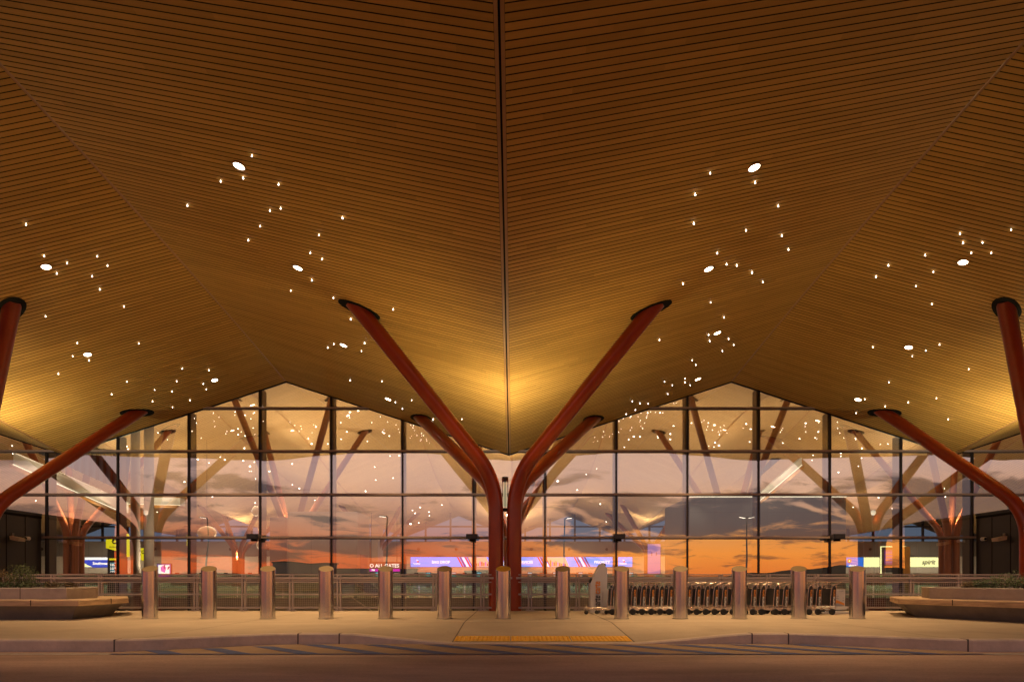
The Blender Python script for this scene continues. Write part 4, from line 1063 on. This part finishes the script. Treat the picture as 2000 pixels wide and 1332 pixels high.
# raking light coves with clerestory glazing
def cove(pts, Y, lab, th, glaze, flat=None):
    (ax, ay), (bx, by) = pts; t = empty('light_cove', (PX((ax + bx) / 2, Y), Y, 0), lab, 'light cove', 'raking light coves in the hall'); ox = t.location.x
    q = lambda px, py: (PX(px, Y) - ox, PZ(py, Y))
    b = MB(); b.slab([q(ax, ay + th), q(bx, by + th), q(bx, by), q(ax, ay)], 0, .5); b.build('fascia', MT['cove'], t)
    b = MB(); b.slab([q(ax, ay + th + 1.5), q(bx, by + th + 1.5), q(bx, by + th), q(ax, ay + th)], -.05, -.01); b.build('light_strip', MT['coveglow'], t)
    b = MB(); b.slab([q(ax, ay + th + 9), q(bx, by + th + 6), q(bx, by + th + 1.8), q(ax, ay + th + 1.8)], -.3, .6); b.build('timber_edge', MT['wood_trim'], t)
    if glaze:
        b = MB(); b.slab([q(*g_) for g_ in glaze], .25, .3); b.build('clerestory_glass', MT['clere'], t)
        b = MB(); xs2 = [g_[0] for g_ in glaze]; x = min(xs2) + 4
        while x < max(xs2):
            ys2 = []
            for (p0, p1) in zip(glaze, glaze[1:] + glaze[:1]):
                if (p0[0] - x) * (p1[0] - x) < 0: ys2.append(p0[1] + (p1[1] - p0[1]) * (x - p0[0]) / (p1[0] - p0[0]))
            if len(ys2) >= 2: b.slab([q(x - 1.6, max(ys2)), q(x + 1.6, max(ys2)), q(x + 1.6, min(ys2)), q(x - 1.6, min(ys2))], .1, .24)
            x += 14
        b.build('clerestory_bar', MT['mull'], t)
    mx_, my_ = q((ax + bx) / 2, (ay + by) / 2)
    for f in (.25, .75):
        L = bpy.data.lights.new('cove_beam', 'SPOT'); L.energy = 90; L.color = (1, .86, .58); L.spot_size = R(140); L.spot_blend = 1; L.shadow_soft_size = .3
        lo = bpy.data.objects.new('cove_beam', L); C.objects.link(lo); pxx, pyy = q(ax + (bx - ax) * f, ay + th + (by - ay) * f)
        lo.location = (ox + pxx, Y - 1.0, pyy - .3); lo.rotation_euler = Vector((0, -1, -.6)).to_track_quat('Z', 'Y').to_euler()
    return t
MT['clere'] = mat('dusk_blue_glass', (.05, .07, .10), .1)
cove([(26, 884), (240, 978)], 34, 'raking white light cove rising to the far left inside the hall', 22, [(70, 884), (240, 960), (250, 880), (130, 868)])
cove([(1566, 893), (1478, 968)], 36, 'raking white light cove descending behind the right gable glazing', 14, [(1530, 893), (1480, 930), (1475, 940), (1510, 893)])
cove([(240, 970), (352, 972)], 35, 'level white light cove joining the left raking cove', 14, None)
# columns of pale cladding near left mullions
for px0, px1, Y, lab in ((256, 273, 30, 'pale full-height pillar behind the left glazing'), (282, 300, 33, 'second pale full-height pillar behind the left glazing, nearer the yellow sign')):
    b = MB(); w = (px1 - px0) * Y / F / 2; b.prism([(w * math.cos(a * math.pi / 8), w * math.sin(a * math.pi / 8)) for a in range(16)], -5, 10.0, smooth=True)
    tag(b.build('hall_pillar', MT['tower'], None, (PX((px0 + px1) / 2, Y), Y, 0)), lab, 'pillar', 'pale pillars in the hall')
# pale pendant discs
for px, py, rx, rz, lab in ((404, 1040, 19, 13, 'wide pale oval pendant disc left of the leftmost floodlight'), (500, 998, 8, 10, 'small pale round pendant disc above the leftmost floodlight'), (512, 1030, 9, 11, 'pale round pendant disc behind the leftmost floodlight'), (511, 1064, 10, 9, 'lowest pale round pendant disc right of the leftmost floodlight')):
    Y = 56; c = P(px, py, Y); t = empty('pendant_disc', c, lab, 'pendant', 'pale pendant discs in the hall')
    b = MB(); b.lathe([(0, -.08), (.8, -.08), (1, -.04), (1, .04), (.8, .08), (0, .08)], seg=28, axis='Y'); o = b.build('disc', MT['disc'], t); o.scale = (rx * Y / F, 1, rz * Y / F)
    b = MB(); b.tube([(0, 0, rz * Y / F), (0, 0, roof_in(c.x, Y) - c.z)], .015, 5); b.build('cable', MT['ink'], t)
# escalator and balustrades
es = empty('escalator', (PX(690, 27.5), 27.5, 0), 'pair of escalators descending inside the glass behind the fifth bollard', 'escalator'); ox = es.location.x
for j, Yd in enumerate((0, 1.5)):
    x0 = PX(664, 27.5) - ox; b = MB()
    b.slab([(x0, -.05), (x0 + .6, -.05), (x0 + 3.6, -2.1), (x0 + 3.6, -2.5), (x0, -.6)], Yd, Yd + 1.0); b.build('truss', MT['tower_dark'], es)
    for dy in (0.02, .92):
        b = MB(); b.tube([(x0 - .2, Yd + dy, .62), (x0 + .6, Yd + dy, .62), (x0 + 3.6, Yd + dy, -1.45)], .045, 8); b.build('handrail', MT['ink'], es)
        b = MB(); b.slab([(x0 + .6, -.04), (x0 + 3.6, -2.08), (x0 + 3.6, -1.5), (x0 + .6, .56)], Yd + dy, Yd + dy + .012); b.build('balustrade', MT['glass_green'], es)
    b = MB(); b.slab([(x0 + .5, .02), (x0 + 3.6, -2.08), (x0 + 3.6, -2.02), (x0 + .5, .08)], Yd - .012, Yd - .004); b.build('light_strip', MT['disc'], es)
gb = empty('glass_balustrade', (0, 30.0, 0), 'long green-tinted glass balustrade along the edge of the hall floor', 'balustrade')
for i in range(-11, 11):
    boxobj('glass_panel', MT['glass_green'], gb, i * 2 + .03, i * 2 + 1.97, .05, .065, -.4, 1.0)
boxobj('top_rail', MT['chrome'], gb, -22, 22, .03, .085, 1.003, 1.04)
# hall star lights
zones = [(455,505,795,880,26),(600,700,800,870,30),(660,790,800,900,22),(375,500,890,1000,30),(790,925,790,880,16),(800,925,985,1045,26),(1210,1330,800,880,34),(1340,1480,820,880,26),(1490,1620,820,900,24),(1625,1760,850,930,22),(240,365,840,1000,26),(100,235,1000,1045,8),(1660,1860,950,1010,16),(520,780,900,985,26),(1060,1200,880,1020,14),(10,90,850,1000,12)]
hs = MB(); hs.lathe([(0, -.05), (.035, -.035), (.045, 0), (.03, .03)], seg=8)
hproto = None; cntH = 0
for (x0, x1, y0, y1, n_) in zones:
    for _ in range(int(n_ * .5)):
        px, py = random.uniform(x0, x1), random.uniform(y0, y1)
        p = hit(px, py, roof_in, 30, 95)
        if p is None: continue
        if hproto is None: o = hproto = hs.build('hall_star_light', MT['star'])
        else: o = hproto.copy(); C.objects.link(o)
        side = 'left' if p.x < 0 else 'right'
        tag(o, 'tiny star light on the hall ceiling behind the %s half of the glass' % side, 'star light', 'hall star lights behind the %s half of the glass' % side)
        o.location = p - Vector((0, 0, .02)); s_ = random.uniform(.5, .95) * p.y / 48; o.scale = (s_ * random.choice((1, 1, 1, 1.8)), s_, s_); cntH += 1
# added ceiling spots brightening the hall, no fixtures
for x in (-53, -38, -22.9, -7.6, 7.6, 22.9, 38, 53):
    for y, en in ((36, 4000), (56, 5500), (70, 5500), (83, 7500)):
        L = bpy.data.lights.new('hall_fill_beam', 'SPOT'); L.energy = en; L.color = (1, .84, .62); L.spot_size = R(140); L.spot_blend = 1; L.shadow_soft_size = .3
        lo = bpy.data.objects.new('hall_fill_beam', L); C.objects.link(lo); lo.location = (x, y, roof_in(x, y) - .4)

# ------------------------------------------------------------------ sky
w = bpy.data.worlds.new('World'); S.world = w; w.use_nodes = True; nt = w.node_tree
bg = nt.nodes['Background']
tc = nt.nodes.new('ShaderNodeTexCoord'); sp = nt.nodes.new('ShaderNodeSeparateXYZ'); nt.links.new(tc.outputs['Generated'], sp.inputs[0])
x, y, z = sp.outputs
def ramp(fac, stops):
    r = nt.nodes.new('ShaderNodeValToRGB'); e = r.color_ramp.elements
    while len(e) < len(stops): e.new(.5)
    for el, (p, c) in zip(e, stops): el.position = p; el.color = (*c, 1)
    nt.links.new(fac, r.inputs[0]); return r.outputs[0]
def mix(f, a, b, mode='MIX'):
    n = nt.nodes.new('ShaderNodeMix'); n.data_type = 'RGBA'; n.blend_type = mode; n.clamp_result = False
    for i, v in ((0, f), (6, a), (7, b)):
        if isinstance(v, tuple): n.inputs[i].default_value = (*v, 1)
        elif isinstance(v, (int, float)): n.inputs[i].default_value = v
        else: nt.links.new(v, n.inputs[i])
    return n.outputs[2]
def mrange(v, a, b, c=0., d=1., sm='SMOOTHSTEP'):
    n = nt.nodes.new('ShaderNodeMapRange'); n.interpolation_type = sm
    nt.links.new(v, n.inputs[0])
    for i, q in enumerate((a, b, c, d)): n.inputs[1 + i].default_value = q
    return n.outputs[0]
sunset_r = ramp(z, [(0, (1.1, .24, .03)), (.035, (1.3, .42, .055)), (.06, (1.1, .43, .10)), (.09, (.78, .42, .25)), (.14, (.60, .42, .38)), (.20, (.46, .35, .36)), (.33, (.16, .13, .16)), (1, (.04, .045, .08))])
sunset_l = ramp(z, [(0, (.75, .10, .02)), (.03, (.85, .15, .03)), (.055, (.70, .21, .09)), (.09, (.62, .33, .23)), (.14, (.56, .38, .35)), (.20, (.45, .34, .36)), (.33, (.16, .13, .16)), (1, (.04, .045, .08))])
sun = mix(mrange(x, -.12, .22), sunset_l, sunset_r)
mp = nt.nodes.new('ShaderNodeMapping'); mp.inputs['Scale'].default_value = (7, 7, 30); mp.inputs['Location'].default_value = (2.3, 0, .7); nt.links.new(tc.outputs['Generated'], mp.inputs['Vector'])
n1 = nt.nodes.new('ShaderNodeTexNoise'); n1.inputs['Scale'].default_value = 1.0; n1.inputs['Detail'].default_value = 10; n1.inputs['Roughness'].default_value = .6; n1.inputs['Distortion'].default_value = .6
nt.links.new(mp.outputs[0], n1.inputs['Vector'])
mp2 = nt.nodes.new('ShaderNodeMapping'); mp2.inputs['Scale'].default_value = (13, 13, 85); nt.links.new(tc.outputs['Generated'], mp2.inputs['Vector'])
n2 = nt.nodes.new('ShaderNodeTexNoise'); n2.inputs['Scale'].default_value = 1.2; n2.inputs['Detail'].default_value = 8; n2.inputs['Roughness'].default_value = .6; n2.inputs['Distortion'].default_value = .4
nt.links.new(mp2.outputs[0], n2.inputs['Vector'])
bankr = M(nt, 'MULTIPLY', M(nt, 'MULTIPLY', mrange(z, .042, .062), mrange(z, .135, .10)), mrange(x, .06, .17))
bankc = M(nt, 'MULTIPLY', M(nt, 'MULTIPLY', mrange(z, .026, .045), mrange(z, .115, .085)), M(nt, 'MULTIPLY', mrange(x, .04, .12), mrange(x, .30, .20)))
bankl = M(nt, 'MULTIPLY', M(nt, 'MULTIPLY', mrange(z, .022, .035), mrange(z, .075, .05)), mrange(x, -.12, -.25))
f1 = M(nt, 'ADD', n1.outputs['Fac'], M(nt, 'ADD', M(nt, 'MAXIMUM', M(nt, 'MULTIPLY', bankr, .20), M(nt, 'MULTIPLY', bankc, .17)), M(nt, 'MULTIPLY', bankl, .16)))
big = M(nt, 'MULTIPLY', mrange(f1, .55, .66), mrange(z, .19, .12))
wisp = M(nt, 'MULTIPLY', mrange(n2.outputs['Fac'], .50, .63), mrange(z, .12, .05))
cl = M(nt, 'MULTIPLY', M(nt, 'MAXIMUM', big, M(nt, 'MULTIPLY', wisp, .75)), .94)
sun = mix(cl, sun, mix(mrange(z, .02, .08), (.17, .06, .035), (.078, .068, .085)))
day = mix(mrange(y, -.35, .25), sun, ramp(z, [(0, (.10, .13, .18)), (.3, (.07, .10, .17)), (1, (.05, .07, .13))]))
nt.links.new(mix(mrange(z, -.004, 0), (.03, .022, .018), day), bg.inputs[0])
bg.inputs[1].default_value = 1.55

# ------------------------------------------------------------------ camera & render
cam = bpy.data.cameras.new('Camera'); co = bpy.data.objects.new('Camera', cam); C.objects.link(co)
co.location = (CX, 0, CZ); co.rotation_euler = (R(90), 0, 0)
cam.sensor_width = 36; cam.lens = 36 * F / 2000; cam.shift_x = -(VX - 1000) / 2000; cam.shift_y = (VY - 666) / 2000
cam.clip_start = .05; cam.clip_end = 3000
S.camera = co
S.render.engine = 'CYCLES'; S.cycles.use_denoising = True
S.cycles.max_bounces = 8; S.cycles.diffuse_bounces = 4; S.cycles.glossy_bounces = 5; S.cycles.transparent_max_bounces = 16
S.cycles.sample_clamp_indirect = 6; S.cycles.caustics_reflective = False; S.cycles.caustics_refractive = False
S.view_settings.view_transform = 'Standard'; S.view_settings.look = 'None'; S.view_settings.exposure = 0; S.view_settings.gamma = 1
